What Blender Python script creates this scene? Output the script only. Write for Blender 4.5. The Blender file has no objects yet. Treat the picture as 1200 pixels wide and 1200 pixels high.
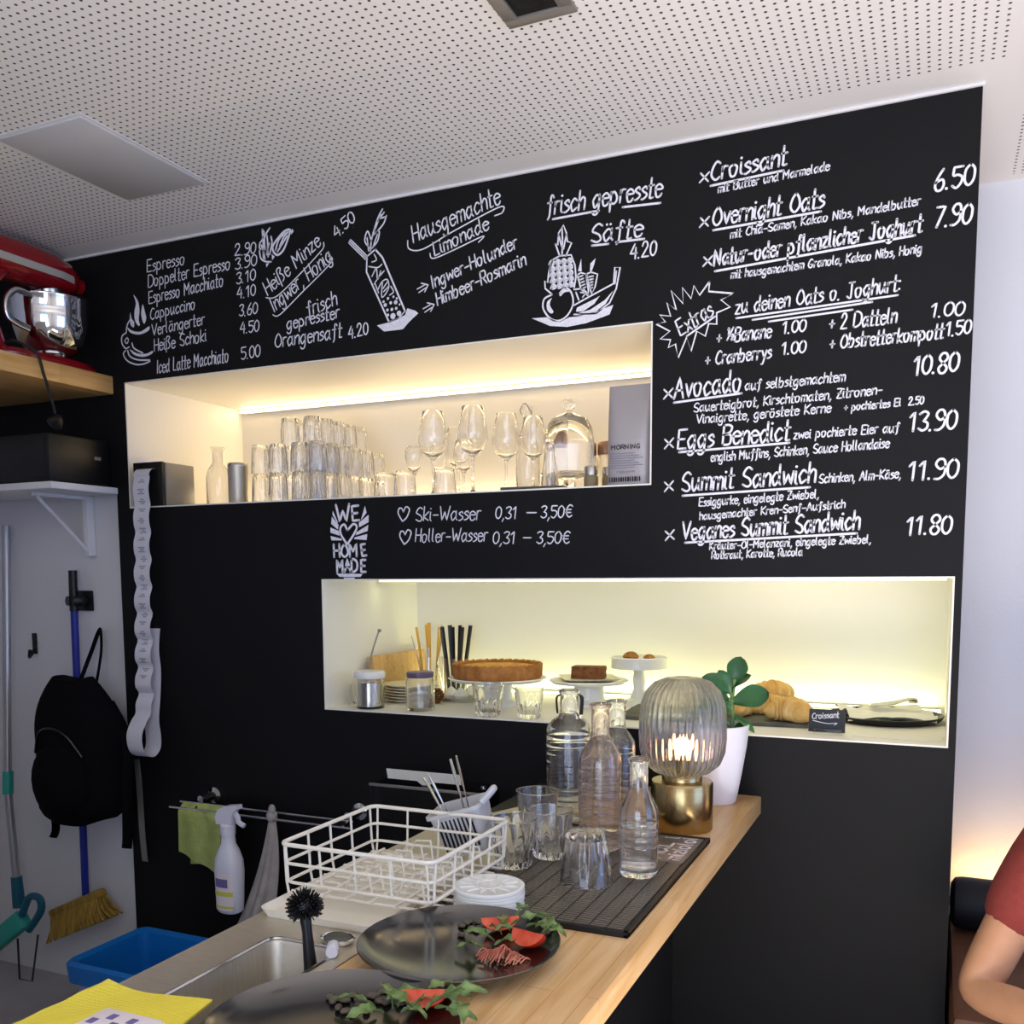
import bpy, bmesh, math, random
import numpy as np
from mathutils import Vector, Matrix
PI = math.pi
rnd = random.Random(7)
SC = bpy.context.scene
COL = SC.collection

# ------------------------------------------------------------------ camera, world, light, exposure
F_PX, CY_PX = 1115.68, 786.6                       # focal length and principal point of the (cropped) photo
YAW, PITCH, ROLL = 0.41953, 0.098785, 0.0050805
CAM = np.array([0.0, -2.40, 1.46])
def _axes():
    f = np.array([-math.sin(YAW)*math.cos(PITCH), math.cos(YAW)*math.cos(PITCH), -math.sin(PITCH)])
    r = np.array([math.cos(YAW), math.sin(YAW), 0.0]); d = np.cross(f, r)
    return r*math.cos(ROLL)+d*math.sin(ROLL), -r*math.sin(ROLL)+d*math.cos(ROLL), f
RX, DN, FW = _axes()
cd = bpy.data.cameras.new('camera'); cam = bpy.data.objects.new('camera', cd); COL.objects.link(cam)
cd.sensor_fit = 'HORIZONTAL'; cd.sensor_width = 36.0; cd.lens = 36.0*F_PX/1200.0
cd.shift_y = (CY_PX-600.0)/1200.0; cd.clip_start = 0.02
m = Matrix.Identity(4)
for i in range(3):
    m[i][0] = RX[i]; m[i][1] = -DN[i]; m[i][2] = -FW[i]; m[i][3] = CAM[i]
cam.matrix_world = m
SC.camera = cam
def _hit(x, y, ax, v):                              # a pixel of the photo -> the point on a real plane of the room
    r = RX*((x-600)/F_PX)+DN*((y-CY_PX)/F_PX)+FW
    return CAM+r*((v-CAM[ax])/r[ax])
def onwall(x, y, yv=0.0): return _hit(x, y, 1, yv)
def onlevel(x, y, z): return _hit(x, y, 2, z)

def lin(h):
    h = h.lstrip('#'); c = [int(h[i:i+2], 16)/255 for i in (0, 2, 4)]
    return tuple((v/12.92 if v <= 0.04045 else ((v+0.055)/1.055)**2.4) for v in c)+(1.0,)

W = bpy.data.worlds.new('world'); SC.world = W; W.use_nodes = True
W.node_tree.nodes['Background'].inputs[0].default_value = lin('#b9d2ff')
W.node_tree.nodes['Background'].inputs[1].default_value = 1.6
SC.view_settings.view_transform = 'Standard'; SC.view_settings.look = 'None'
SC.view_settings.gamma = 1.0; SC.view_settings.use_curve_mapping = False
SC.view_settings.exposure = 0.0
cy = SC.cycles
cy.max_bounces = 20; cy.transmission_bounces = 16; cy.transparent_max_bounces = 24; cy.glossy_bounces = 6; cy.diffuse_bounces = 5
cy.sample_clamp_indirect = 4.0; cy.blur_glossy = 1.0

def area(name, loc, sx, sy, watts, col, target=None, rot=None, spread=PI):
    l = bpy.data.lights.new(name, 'AREA'); l.shape = 'RECTANGLE'; l.size = sx; l.size_y = sy
    l.energy = watts; l.color = lin(col)[:3]; l.spread = spread
    o = bpy.data.objects.new(name, l); COL.objects.link(o); o.location = loc
    if target is not None:
        o.rotation_euler = (Vector(target)-Vector(loc)).to_track_quat('-Z', 'Y').to_euler()
    elif rot: o.rotation_euler = rot
    return o
# daylight through the shop window behind the camera and the one in the right-hand wall
area('window_daylight', (0.1, -4.24, 1.40), 2.1, 1.6, 40, '#d8e4ff', target=(0.1, -1.2, 2.4), spread=2.6)
area('side_window_daylight', (3.04, -1.2, 1.45), 2.2, 1.6, 22, '#8fb2ff', target=(0.6, -0.5, 1.7), spread=2.6)
area('ceiling_fill', (0.52, -2.25, 0.012), 1.7, 1.4, 100, '#fff1e2', rot=(PI, 0, 0))       # upward fill added at floor level to brighten the ceiling
# LED strips of the two niches (the strips themselves are modelled further down)
area('niche_top_led', (-1.565, 0.552, 2.083), 1.72, 0.012, 3.6, '#ffdca6', target=(-1.565, 0.40, 1.95))
area('niche_base_led', (-1.565, 0.545, 1.709), 1.72, 0.012, 2.8, '#ffe2b4', target=(-1.565, 0.42, 1.90))
area('display_base_led', (-0.83, 0.545, 1.078), 1.68, 0.012, 2.3, '#f2f3b6', target=(-0.83, 0.535, 1.40))
area('display_top_led', (-0.83, 0.30, 1.436), 1.68, 0.012, 0.5, '#f3f2ba', target=(-0.83, 0.33, 1.0))
area('bench_led', (0.86, 0.53, 0.560), 1.58, 0.02, 5.0, '#ffca82', target=(0.86, 0.62, 1.0))

# ------------------------------------------------------------------ materials
MATS = {}
def _nt(name):
    m = bpy.data.materials.new(name); m.use_nodes = True
    return m, m.node_tree, m.node_tree.nodes['Principled BSDF']
def mat(name, col, rough=0.5, metal=0.0, spec=0.5, ior=1.45, noise=0.0, nscale=20.0, bump=0.0, bscale=60.0, stretch=(1, 1, 1), coat=0.0, sss=0.0, col2=None, trans=0.0, emit=0.0):
    m, t, b = _nt(name)
    c = lin(col); b.inputs['Base Color'].default_value = c
    b.inputs['Roughness'].default_value = rough; b.inputs['Metallic'].default_value = metal
    b.inputs['Specular IOR Level'].default_value = spec; b.inputs['Coat Weight'].default_value = coat
    b.inputs['IOR'].default_value = ior
    if sss: b.inputs['Subsurface Weight'].default_value = sss; b.inputs['Subsurface Radius'].default_value = (0.01, 0.006, 0.004)
    if trans: b.inputs['Transmission Weight'].default_value = trans
    if emit: b.inputs['Emission Color'].default_value = c; b.inputs['Emission Strength'].default_value = emit
    N, L = t.nodes, t.links
    if noise or bump or col2:
        tc = N.new('ShaderNodeTexCoord'); mp = N.new('ShaderNodeMapping'); mp.inputs['Scale'].default_value = stretch
        L.new(tc.outputs['Object'], mp.inputs['Vector'])
    if noise or col2:
        n = N.new('ShaderNodeTexNoise'); n.inputs['Scale'].default_value = nscale; n.inputs['Detail'].default_value = 6
        L.new(mp.outputs[0], n.inputs['Vector'])
        r = N.new('ShaderNodeValToRGB'); r.color_ramp.elements[0].position = 0.32; r.color_ramp.elements[1].position = 0.68
        ca = lin(col2) if col2 else tuple(max(0, v*(1-noise)) for v in c[:3])+(1,)
        r.color_ramp.elements[0].color = ca; r.color_ramp.elements[1].color = c if col2 else tuple(min(1, v*(1+noise)) for v in c[:3])+(1,)
        L.new(n.outputs['Fac'], r.inputs['Fac']); L.new(r.outputs['Color'], b.inputs['Base Color'])
    if bump:
        n2 = N.new('ShaderNodeTexNoise'); n2.inputs['Scale'].default_value = bscale; n2.inputs['Detail'].default_value = 4
        L.new(mp.outputs[0], n2.inputs['Vector'])
        bp = N.new('ShaderNodeBump'); bp.inputs['Strength'].default_value = bump; bp.inputs['Distance'].default_value = 0.004
        L.new(n2.outputs['Fac'], bp.inputs['Height']); L.new(bp.outputs[0], b.inputs['Normal'])
    MATS[name] = m; return m
def glass(name, col='#ffffff', clear=0.35, rough=0.0, ior=1.45, tint='#ffffff'):
    # part refracting glass, part straight-through so that light reaches what stands behind it
    m = bpy.data.materials.new(name); m.use_nodes = True; t = m.node_tree; N, L = t.nodes, t.links; N.clear()
    o = N.new('ShaderNodeOutputMaterial'); g = N.new('ShaderNodeBsdfGlass'); tr = N.new('ShaderNodeBsdfTransparent'); mx = N.new('ShaderNodeMixShader')
    g.inputs['Color'].default_value = lin(col); g.inputs['Roughness'].default_value = rough; g.inputs['IOR'].default_value = ior
    tr.inputs['Color'].default_value = lin(tint); mx.inputs[0].default_value = clear
    L.new(g.outputs[0], mx.inputs[1]); L.new(tr.outputs[0], mx.inputs[2]); L.new(mx.outputs[0], o.inputs['Surface'])
    MATS[name] = m; return m
def emis(name, col, s):
    m = bpy.data.materials.new(name); m.use_nodes = True; t = m.node_tree; N, L = t.nodes, t.links; N.clear()
    o = N.new('ShaderNodeOutputMaterial'); e = N.new('ShaderNodeEmission'); e.inputs[0].default_value = lin(col); e.inputs[1].default_value = s
    L.new(e.outputs[0], o.inputs['Surface']); MATS[name] = m; return m
def wood(name, c1, c2, c3, along='y', rough=0.38, strip=0.045):
    # lengthwise grain and glued staves
    m, t, b = _nt(name); N, L = t.nodes, t.links
    tc = N.new('ShaderNodeTexCoord'); mp = N.new('ShaderNodeMapping')
    mp.inputs['Scale'].default_value = (14, 1.1, 14) if along == 'y' else (1.1, 14, 14)
    L.new(tc.outputs['Object'], mp.inputs['Vector'])
    n = N.new('ShaderNodeTexNoise'); n.inputs['Scale'].default_value = 4.0; n.inputs['Detail'].default_value = 8; n.inputs['Distortion'].default_value = 0.6
    L.new(mp.outputs[0], n.inputs['Vector'])
    r = N.new('ShaderNodeValToRGB'); r.color_ramp.elements[0].position = 0.25; r.color_ramp.elements[0].color = lin(c1)
    r.color_ramp.elements[1].position = 0.75; r.color_ramp.elements[1].color = lin(c3); e = r.color_ramp.elements.new(0.5); e.color = lin(c2)
    L.new(n.outputs['Fac'], r.inputs['Fac'])
    br = N.new('ShaderNodeTexBrick'); br.inputs['Scale'].default_value = 1.0; br.inputs['Mortar Size'].default_value = 0.0006
    br.inputs['Brick Width'].default_value = 0.42; br.inputs['Row Height'].default_value = strip; br.inputs['Bias'].default_value = 0.0
    br.inputs['Color1'].default_value = (1, 1, 1, 1); br.inputs['Color2'].default_value = (0.84, 0.82, 0.79, 1); br.inputs['Mortar'].default_value = (0.55, 0.45, 0.35, 1)
    mp2 = N.new('ShaderNodeMapping'); L.new(tc.outputs['Object'], mp2.inputs['Vector'])
    if along == 'y': mp2.inputs['Rotation'].default_value = (0, 0, PI/2)
    L.new(mp2.outputs[0], br.inputs['Vector'])
    mx = N.new('ShaderNodeMixRGB'); mx.blend_type = 'MULTIPLY'; mx.inputs[0].default_value = 0.8
    L.new(r.outputs['Color'], mx.inputs[1]); L.new(br.outputs['Color'], mx.inputs[2]); L.new(mx.outputs[0], b.inputs['Base Color'])
    b.inputs['Roughness'].default_value = rough; MATS[name] = m; return m

M = MATS
mat('blackboard', '#0e0e10', 0.6, noise=0.12, nscale=3, spec=0.25)
mat('chalk', '#e6e6ee', 0.9, noise=0.10, nscale=160)
mat('plaster', '#dfe0e4', 0.85, bump=0.25, bscale=90)
mat('niche_white', '#efece2', 0.42)
mat('white_board', '#e4e4e6', 0.5)
mat('floor_grey', '#a19fa2', 0.55, noise=0.10, nscale=6)
mat('black_cabinet', '#1b1b1c', 0.45)
mat('black_gloss', '#0b0b0c', 0.18)
mat('black_plastic', '#101012', 0.4)
mat('black_rubber', '#0d0c0c', 0.5)
mat('black_fabric', '#0e0e11', 0.95, bump=0.4, bscale=220, spec=0.1)
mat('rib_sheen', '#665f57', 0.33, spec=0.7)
mat('steel', '#c9c8c4', 0.22, metal=1.0)
mat('brushed_steel', '#d6d0c2', 0.52, metal=1.0, noise=0.06, nscale=30, stretch=(1, 14, 1))
mat('trim_silver', '#cfcabd', 0.35, metal=0.35)
mat('chrome', '#e4e4e4', 0.08, metal=1.0)
mat('brass', '#a89264', 0.24, metal=1.0, noise=0.05, nscale=12, stretch=(1, 1, 30))
mat('mixer_red', '#8d0d17', 0.22, coat=0.6)
mat('aluminium', '#b7b9bd', 0.4, metal=0.8)
mat('ceramic_white', '#e7e8e3', 0.22)
mat('ceramic_cream', '#e3dcc4', 0.3)
mat('pot_white', '#e9e9f0', 0.38)
mat('plate_black', '#0c0c0d', 0.17, ior=2.5)
mat('wire_white', '#e6e1d2', 0.35)
mat('paper', '#dcdbe4', 0.9)
mat('paper_print', '#a3a0ac', 0.9)
mat('grey_plastic', '#c0c0c2', 0.45)
mat('white_plastic', '#d9dae6', 0.4)
mat('green_cloth', '#a3b065', 0.95, bump=0.6, bscale=140, noise=0.12, nscale=30)
mat('grey_cloth', '#a59e98', 0.95, bump=0.5, bscale=160, noise=0.12, nscale=25)
mat('blue_plastic', '#0f6fc0', 0.4)
mat('lilac_plastic', '#a9a6d8', 0.5)
mat('teal_plastic', '#2fa79b', 0.45)
mat('dark_teal', '#0d5a72', 0.45)
mat('navy_pole', '#1b2a92', 0.4)
mat('straw', '#9a7c35', 0.9, noise=0.35, nscale=60, stretch=(1, 1, 0.12), bump=0.6, bscale=120)
mat('slate', '#55564f', 0.75, noise=0.3, nscale=25, bump=0.8, bscale=30)
mat('slate_sign', '#33363c', 0.7)
mat('cake_crust', '#bb7f42', 0.85, col2='#96602c', nscale=40, bump=0.5, bscale=90)
mat('cake_top', '#d9a345', 0.7, col2='#b97f2c', nscale=35, bump=0.5, bscale=60)
mat('brown_cake', '#8c5d34', 0.9, col2='#5d371c', nscale=70, bump=0.8, bscale=90)
mat('cookie', '#b47b3f', 0.85, col2='#8c5a26', nscale=60, bump=0.8, bscale=80)
mat('croissant', '#edcb84', 0.5, col2='#d2a052', nscale=22, bump=0.25, bscale=60, stretch=(1, 1, 1))
mat('leaf', '#2f6a33', 0.3, col2='#1d4a26', nscale=14)
mat('stem_green', '#5a7a45', 0.5)
mat('arugula', '#7b9355', 0.42, col2='#466030', nscale=60)
mat('tomato', '#d0301a', 0.2, coat=0.4)
mat('tomato_flesh', '#e0694a', 0.35, col2='#c73a22', nscale=60)
mat('seed', '#5b5246', 0.4, noise=0.4, nscale=80)
mat('radish', '#d98f76', 0.5, col2='#a9503f', nscale=50)
mat('soil', '#2b241d', 0.95, bump=1, bscale=80)
mat('yellow_cloth', '#efdf4c', 0.9)
mat('skin', '#c8946f', 0.5, sss=0.1, noise=0.04, nscale=40)
mat('shirt_red', '#8c3a33', 0.95, noise=0.10, nscale=60, bump=0.3, bscale=300)
mat('trousers', '#3a2423', 0.9)
mat('hair', '#3b2a1e', 0.7)
mat('brown_leather', '#6b4630', 0.5, noise=0.18, nscale=8)
mat('bolster_black', '#13151d', 0.55)
mat('coffee_bag', '#a8a4a6', 0.42, metal=0.35, bump=0.35, bscale=18)
mat('print_dark', '#25252a', 0.8)
mat('print_grey', '#7d7f92', 0.8)
mat('print_yellow', '#d3d052', 0.6)
mat('print_purple', '#6f6596', 0.6)
mat('print_white', '#e6dce0', 0.6)
mat('copper', '#a98a78', 0.35, metal=0.7)
mat('frame_grey', '#8d8a86', 0.4, metal=0.5)
mat('panel_grey', '#c3c4c5', 0.4)
mat('dark_void', '#050505', 0.8)
mat('yellow_wood', '#d8a63c', 0.6)
mat('lid_mauve', '#6d5d75', 0.4, metal=0.3)
mat('foam_spice', '#8a7c5a', 0.6)
mat('sheet_white', '#eceade', 0.85)
mat('water', '#ffffff', 0.0, trans=1.0)
glass('glass_clear', '#ffffff', 0.05, ior=1.5)
glass('glass_niche', '#ffffff', 0.05, ior=1.5)
glass('glass_pink', '#fffbf8', 0.15, tint='#fffaf8', ior=1.5)
glass('glass_water', '#ffffff', 0.1, ior=1.33)
glass('glass_smoke', '#f8f8f9', 0.40, ior=1.48, tint='#f5f5f6')
glass('acrylic', '#f4f6f8', 0.4)
emis('bulb_glow', '#ffc08c', 14.0)
emis('led_warm', '#ffe2b0', 6.0)
emis('led_green', '#f4f2bc', 6.0)
emis('led_blue_dot', '#6a6cff', 3.0)
wood('butcher_block', '#c99a5f', '#dcb27a', '#e8c896', 'y')
wood('shelf_wood', '#cf9a55', '#dfb06c', '#ebc788', 'y')
wood('board_wood', '#c99a55', '#d8ae6c', '#e2bd80', 'x')
def ceiling_mat():
    m, t, b = _nt('ceiling_perforated'); N, L = t.nodes, t.links
    tc = N.new('ShaderNodeTexCoord'); sp = N.new('ShaderNodeSeparateXYZ'); L.new(tc.outputs['Object'], sp.inputs[0])
    def mth(op, a, bb=None, c=None):
        n = N.new('ShaderNodeMath'); n.operation = op
        for i, v in enumerate((a, bb, c)):
            if v is None: continue
            if isinstance(v, (int, float)): n.inputs[i].default_value = v
            else: L.new(v, n.inputs[i])
        return n.outputs[0]
    def cell(o, off): return mth('SUBTRACT', mth('FRACT', mth('DIVIDE', mth('ADD', o, off), 0.02)), 0.5)
    u, v = cell(sp.outputs[0], 20.005), cell(sp.outputs[1], 20.01)
    d = mth('SQRT', mth('ADD', mth('MULTIPLY', u, u), mth('MULTIPLY', v, v)))
    hole = mth('LESS_THAN', d, 0.165)
    a1 = mth('LESS_THAN', sp.outputs[1], -0.09)                      # plain margin along the black wall
    a2 = mth('MULTIPLY', mth('GREATER_THAN', sp.outputs[0], 0.14), mth('LESS_THAN', sp.outputs[1], 0.56))
    a3 = mth('MAXIMUM', mth('MULTIPLY', a1, mth('LESS_THAN', sp.outputs[0], 0.10)), a2)
    hole = mth('MULTIPLY', hole, a3)
    mx = N.new('ShaderNodeMixRGB'); mx.inputs[1].default_value = lin('#e8e6e3'); mx.inputs[2].default_value = lin('#3f3e3e')
    L.new(hole, mx.inputs[0]); L.new(mx.outputs[0], b.inputs['Base Color']); b.inputs['Roughness'].default_value = 0.85
    MATS['ceiling_perforated'] = m
ceiling_mat()
def waffle_mat():
    m, t, b = _nt('waffle_yellow'); N, L = t.nodes, t.links
    tc = N.new('ShaderNodeTexCoord'); ck = N.new('ShaderNodeTexVoronoi'); ck.inputs['Scale'].default_value = 150; ck.inputs['Randomness'].default_value = 0.0
    L.new(tc.outputs['Object'], ck.inputs['Vector'])
    bp = N.new('ShaderNodeBump'); bp.inputs['Strength'].default_value = 0.6; bp.inputs['Distance'].default_value = 0.003
    L.new(ck.outputs['Distance'], bp.inputs['Height']); L.new(bp.outputs[0], b.inputs['Normal'])
    b.inputs['Base Color'].default_value = lin('#efdf4c'); b.inputs['Roughness'].default_value = 0.9
    MATS['waffle_yellow'] = m
waffle_mat()

# ------------------------------------------------------------------ mesh builder
class MB:
    def __init__(s): s.v = []; s.f = []
    def add(s, vs, fs, X=None):
        o = len(s.v)
        for p in vs:
            s.v.append(tuple(X @ Vector(p)) if X is not None else tuple(p))
        for f in fs: s.f.append(tuple(i+o for i in f))
        return s
    def box(s, c, d, bev=0.0, X=None, seg=2):
        bm = bmesh.new(); bmesh.ops.create_cube(bm, size=1.0)
        bmesh.ops.scale(bm, vec=Vector(d), verts=bm.verts)
        if bev: bmesh.ops.bevel(bm, geom=list(bm.edges), offset=min(bev, min(d)*0.49), segments=seg, profile=0.5, affect='EDGES')
        bmesh.ops.translate(bm, vec=Vector(c), verts=bm.verts)
        bm.verts.ensure_lookup_table(); bm.verts.index_update()
        s.add([v.co[:] for v in bm.verts], [[v.index for v in f.verts] for f in bm.faces], X); bm.free(); return s
    def lathe(s, prof, seg=32, X=None, mod=None):
        vs = []; rings = []
        for r, z in prof:
            if r <= 1e-6: rings.append([len(vs)]); vs.append((0, 0, z))
            else:
                ring = []
                for k in range(seg):
                    a = 2*PI*k/seg; rr = mod(a, r, z) if mod else r
                    ring.append(len(vs)); vs.append((rr*math.cos(a), rr*math.sin(a), z))
                rings.append(ring)
        fs = []
        for A, B in zip(rings, rings[1:]):
            if len(A) == 1 and len(B) == 1: continue
            for k in range(seg):
                k2 = (k+1) % seg
                if len(A) == 1: fs.append((A[0], B[k2], B[k]))
                elif len(B) == 1: fs.append((A[k], A[k2], B[0]))
                else: fs.append((A[k], A[k2], B[k2], B[k]))
        return s.add(vs, fs, X)
    def tube(s, pts, r, seg=8, closed=False, X=None, cap=True, flat=1.0):
        P = [Vector(p) for p in pts]; n = len(P)
        R = r if isinstance(r, (list, tuple)) else [r]*n
        vs = []; fs = []; prev = None
        for i in range(n):
            if closed: t = (P[(i+1) % n]-P[i-1]).normalized()
            else: t = (P[min(i+1, n-1)]-P[max(i-1, 0)]).normalized()
            if prev is None:
                u = t.cross(Vector((0, 0, 1)))
                if u.length < 1e-3: u = t.cross(Vector((1, 0, 0)))
            else: u = prev-t*prev.dot(t)
            u.normalize(); prev = u; w = t.cross(u)
            for k in range(seg):
                a = 2*PI*k/seg; vs.append(tuple(P[i]+(u*math.cos(a)+w*math.sin(a)*flat)*R[i]))
        for i in range(n if closed else n-1):
            j = (i+1) % n
            for k in range(seg):
                k2 = (k+1) % seg; fs.append((i*seg+k, i*seg+k2, j*seg+k2, j*seg+k))
        if cap and not closed:
            fs.append(tuple(range(seg-1, -1, -1))); fs.append(tuple((n-1)*seg+k for k in range(seg)))
        return s.add(vs, fs, X)
    def ell(s, c, r, X=None, u=20, v=12):
        T = Matrix.Translation(Vector(c)) @ Matrix.Diagonal((r[0], r[1], r[2], 1))
        if X is not None: T = X @ T
        prof = [(math.sin(PI*i/v), -math.cos(PI*i/v)) for i in range(v+1)]
        prof[0] = (0, -1); prof[-1] = (0, 1)
        return s.lathe(prof, u, T)
    def prism(s, pts, h0, h1, X=None):                  # outline in xy, extruded in z
        n = len(pts); vs = [(p[0], p[1], h0) for p in pts]+[(p[0], p[1], h1) for p in pts]
        fs = [tuple(range(n-1, -1, -1)), tuple(range(n, 2*n))]+[(i, (i+1) % n, n+(i+1) % n, n+i) for i in range(n)]
        return s.add(vs, fs, X)
    def grid(s, f, nu, nv, th=0.0, X=None):
        P = [[Vector(f(i/nu, j/nv)) for j in range(nv+1)] for i in range(nu+1)]
        idx = lambda i, j: i*(nv+1)+j
        vs = [tuple(P[i][j]) for i in range(nu+1) for j in range(nv+1)]
        fs = [(idx(i, j), idx(i+1, j), idx(i+1, j+1), idx(i, j+1)) for i in range(nu) for j in range(nv)]
        if th:
            m0 = len(vs); nn = []
            for i in range(nu+1):
                for j in range(nv+1):
                    a = P[min(i+1, nu)][j]-P[max(i-1, 0)][j]; b = P[i][min(j+1, nv)]-P[i][max(j-1, 0)]
                    q = a.cross(b); q = q.normalized() if q.length > 1e-12 else Vector((0, 0, 1)); nn.append(tuple(P[i][j]+q*th))
            vs += nn; fs += [tuple(m0+k for k in reversed(f)) for f in fs]
            rim = [idx(i, 0) for i in range(nu+1)]+[idx(nu, j) for j in range(1, nv+1)]+[idx(i, nv) for i in range(nu-1, -1, -1)]+[idx(0, j) for j in range(nv-1, 0, -1)]
            for k in range(len(rim)):
                a, b = rim[k], rim[(k+1) % len(rim)]; fs.append((b, a, a+m0, b+m0))
        return s.add(vs, fs, X)
    def mesh(s, name, mt, smooth=True, ang=38, normals=True):
        me = bpy.data.meshes.new(name); me.from_pydata(s.v, [], s.f); me.update()
        if normals:
            bm = bmesh.new(); bm.from_mesh(me); bmesh.ops.recalc_face_normals(bm, faces=bm.faces); bm.to_mesh(me); bm.free()
        me.materials.append(M[mt])
        if smooth:
            me.polygons.foreach_set('use_smooth', [True]*len(me.polygons)); me.set_sharp_from_angle(angle=math.radians(ang))
        return me
def T(x, y, z): return Matrix.Translation((x, y, z))
def RZ(a): return Matrix.Rotation(a, 4, 'Z')
def RXm(a): return Matrix.Rotation(a, 4, 'X')
def RYm(a): return Matrix.Rotation(a, 4, 'Y')

def obj(name, mb, mt, parent=None, loc=None, label=None, **k):
    o = bpy.data.objects.new(name, mb.mesh(name, mt, **k)); COL.objects.link(o)
    if parent is not None: o.parent = parent
    if loc is not None: o.location = loc
    if label: o['label'] = label
    return o
def tag(o, label, cat, group=None):
    o['label'] = label; o['category'] = cat
    if group: o['group'] = group
    return o
def thing(name, label, cat, loc=(0, 0, 0), rz=0.0, group=None):
    o = bpy.data.objects.new(name, None); COL.objects.link(o); o.location = loc; o.rotation_euler = (0, 0, rz); o.empty_display_size = 0.05
    return tag(o, label, cat, group)
def solo(name, mb, mt, label, cat, loc=(0, 0, 0), rz=0.0, group=None, **k):
    o = obj(name, mb, mt, None, loc, **k); o.rotation_euler = (0, 0, rz); return tag(o, label, cat, group)
def dup(root, loc, rz=None, label=None, group=None, rot=None, scale=None):
    r = root.copy(); COL.objects.link(r); r.location = loc
    if rz is not None: r.rotation_euler = (0, 0, rz)
    if rot is not None: r.rotation_euler = rot
    if scale is not None: r.scale = scale
    if label: r['label'] = label
    if group: r['group'] = group
    for ch in list(root.children):
        c = ch.copy(); COL.objects.link(c); c.parent = r
        for g in list(ch.children):
            d = g.copy(); COL.objects.link(d); d.parent = c
    return r
def struct(name, mb, mt, parent=None, **k):
    o = obj(name, mb, mt, parent, **k)
    if parent is None: o['kind'] = 'structure'
    return o
def spl(pts, n=6, closed=False):                       # Catmull-Rom through points of any dimension
    P = [np.array(p, float) for p in pts]; N = len(P)
    if N < 3 and not closed: return [tuple(p) for p in P]
    out = []
    for i in range(N if closed else N-1):
        p0 = P[i-1] if (i > 0 or closed) else P[0]; p1 = P[i]; p2 = P[(i+1) % N]
        p3 = P[(i+2) % N] if (closed or i+2 < N) else P[-1]
        if np.allclose(p1, p2): continue
        for k in range(n):
            t = k/n
            out.append(tuple(0.5*((2*p1)+(p2-p0)*t+(2*p0-5*p1+4*p2-p3)*t*t+(3*p1-p0-3*p2+p3)*t**3)))
    if not closed: out.append(tuple(P[-1]))
    return out

# ------------------------------------------------------------------ the setting
ZC = 2.517                                             # ceiling
N1 = (-2.452, -0.678, 1.692, 2.098)                    # glass niche: x0 x1 z0 z1
N2 = (-1.697, 0.035, 1.060, 1.456)                     # display niche
ND = 0.57                                              # niche depth
XL, XR = -2.507, 0.051
def bx(mb, x0, x1, y0, y1, z0, z1, bev=0.0): return mb.box(((x0+x1)/2, (y0+y1)/2, (z0+z1)/2), (x1-x0, y1-y0, z1-z0), bev)
b = MB()
bx(b, XL, N1[0], 0, .6, 0, ZC); bx(b, N1[0], XR, 0, .6, N1[3], ZC); bx(b, N1[1], XR, 0, .6, N1[2], N1[3])
bx(b, N1[0], XR, 0, .6, N2[3], N1[2]); bx(b, N1[0], N2[0], 0, .6, N2[2], N2[3]); bx(b, N2[1], XR, 0, .6, N2[2], N2[3])
bx(b, N1[0], XR, 0, .6, 0, N2[2]); bx(b, -3.3, XL, 0, .6, 1.755, ZC)
bx(b, N1[0], N1[1], ND+.008, .6, N1[2], N1[3]); bx(b, N2[0], N2[1], ND+.008, .6, N2[2], N2[3])
wall_back = struct('wall_back', b, 'blackboard', smooth=False)
def liner(n):
    x0, x1, z0, z1 = n; b = MB(); t = .004
    bx(b, x0, x0+t, -.001, ND, z0, z1); bx(b, x1-t, x1, -.001, ND, z0, z1)
    bx(b, x0+t, x1-t, -.001, ND, z0, z0+t); bx(b, x0+t, x1-t, -.001, ND, z1-t, z1); bx(b, x0+t, x1-t, ND, ND+.007, z0+t, z1-t)
    return b
obj('niche_lining', liner(N1), 'niche_white', wall_back, smooth=False, label='white lining of the upper glass niche')
obj('niche_lining', liner(N2), 'niche_white', wall_back, smooth=False, label='white lining of the lower cake niche')
F1, F2 = N1[2]+.004, N2[2]+.004                        # niche floors
struct('wall_alcove', bx(MB(), -3.3, XL-.001, .03, .6, 0, 1.754), 'plaster', smooth=False)
struct('wall_left', bx(MB(), -3.4, -3.3, -4.4, .7, 0, ZC), 'plaster', smooth=False)
struct('wall_rear', bx(MB(), XR+.001, 3.2, .60, .72, 0, ZC), 'plaster', smooth=False)
b = MB(); bx(b, 3.1, 3.2, -4.4, -2.4, 0, ZC); bx(b, 3.1, 3.2, 0, .6, 0, ZC); bx(b, 3.1, 3.2, -2.4, 0, 0, .6); bx(b, 3.1, 3.2, -2.4, 0, 2.35, ZC)
struct('wall_right', b, 'plaster', smooth=False)
b = MB(); bx(b, -3.3, -1.1, -4.45, -4.35, 0, ZC); bx(b, 1.3, 3.1, -4.45, -4.35, 0, ZC); bx(b, -1.1, 1.3, -4.45, -4.35, 0, .5); bx(b, -1.1, 1.3, -4.45, -4.35, 2.4, ZC)
struct('wall_front', b, 'plaster', smooth=False)
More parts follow.
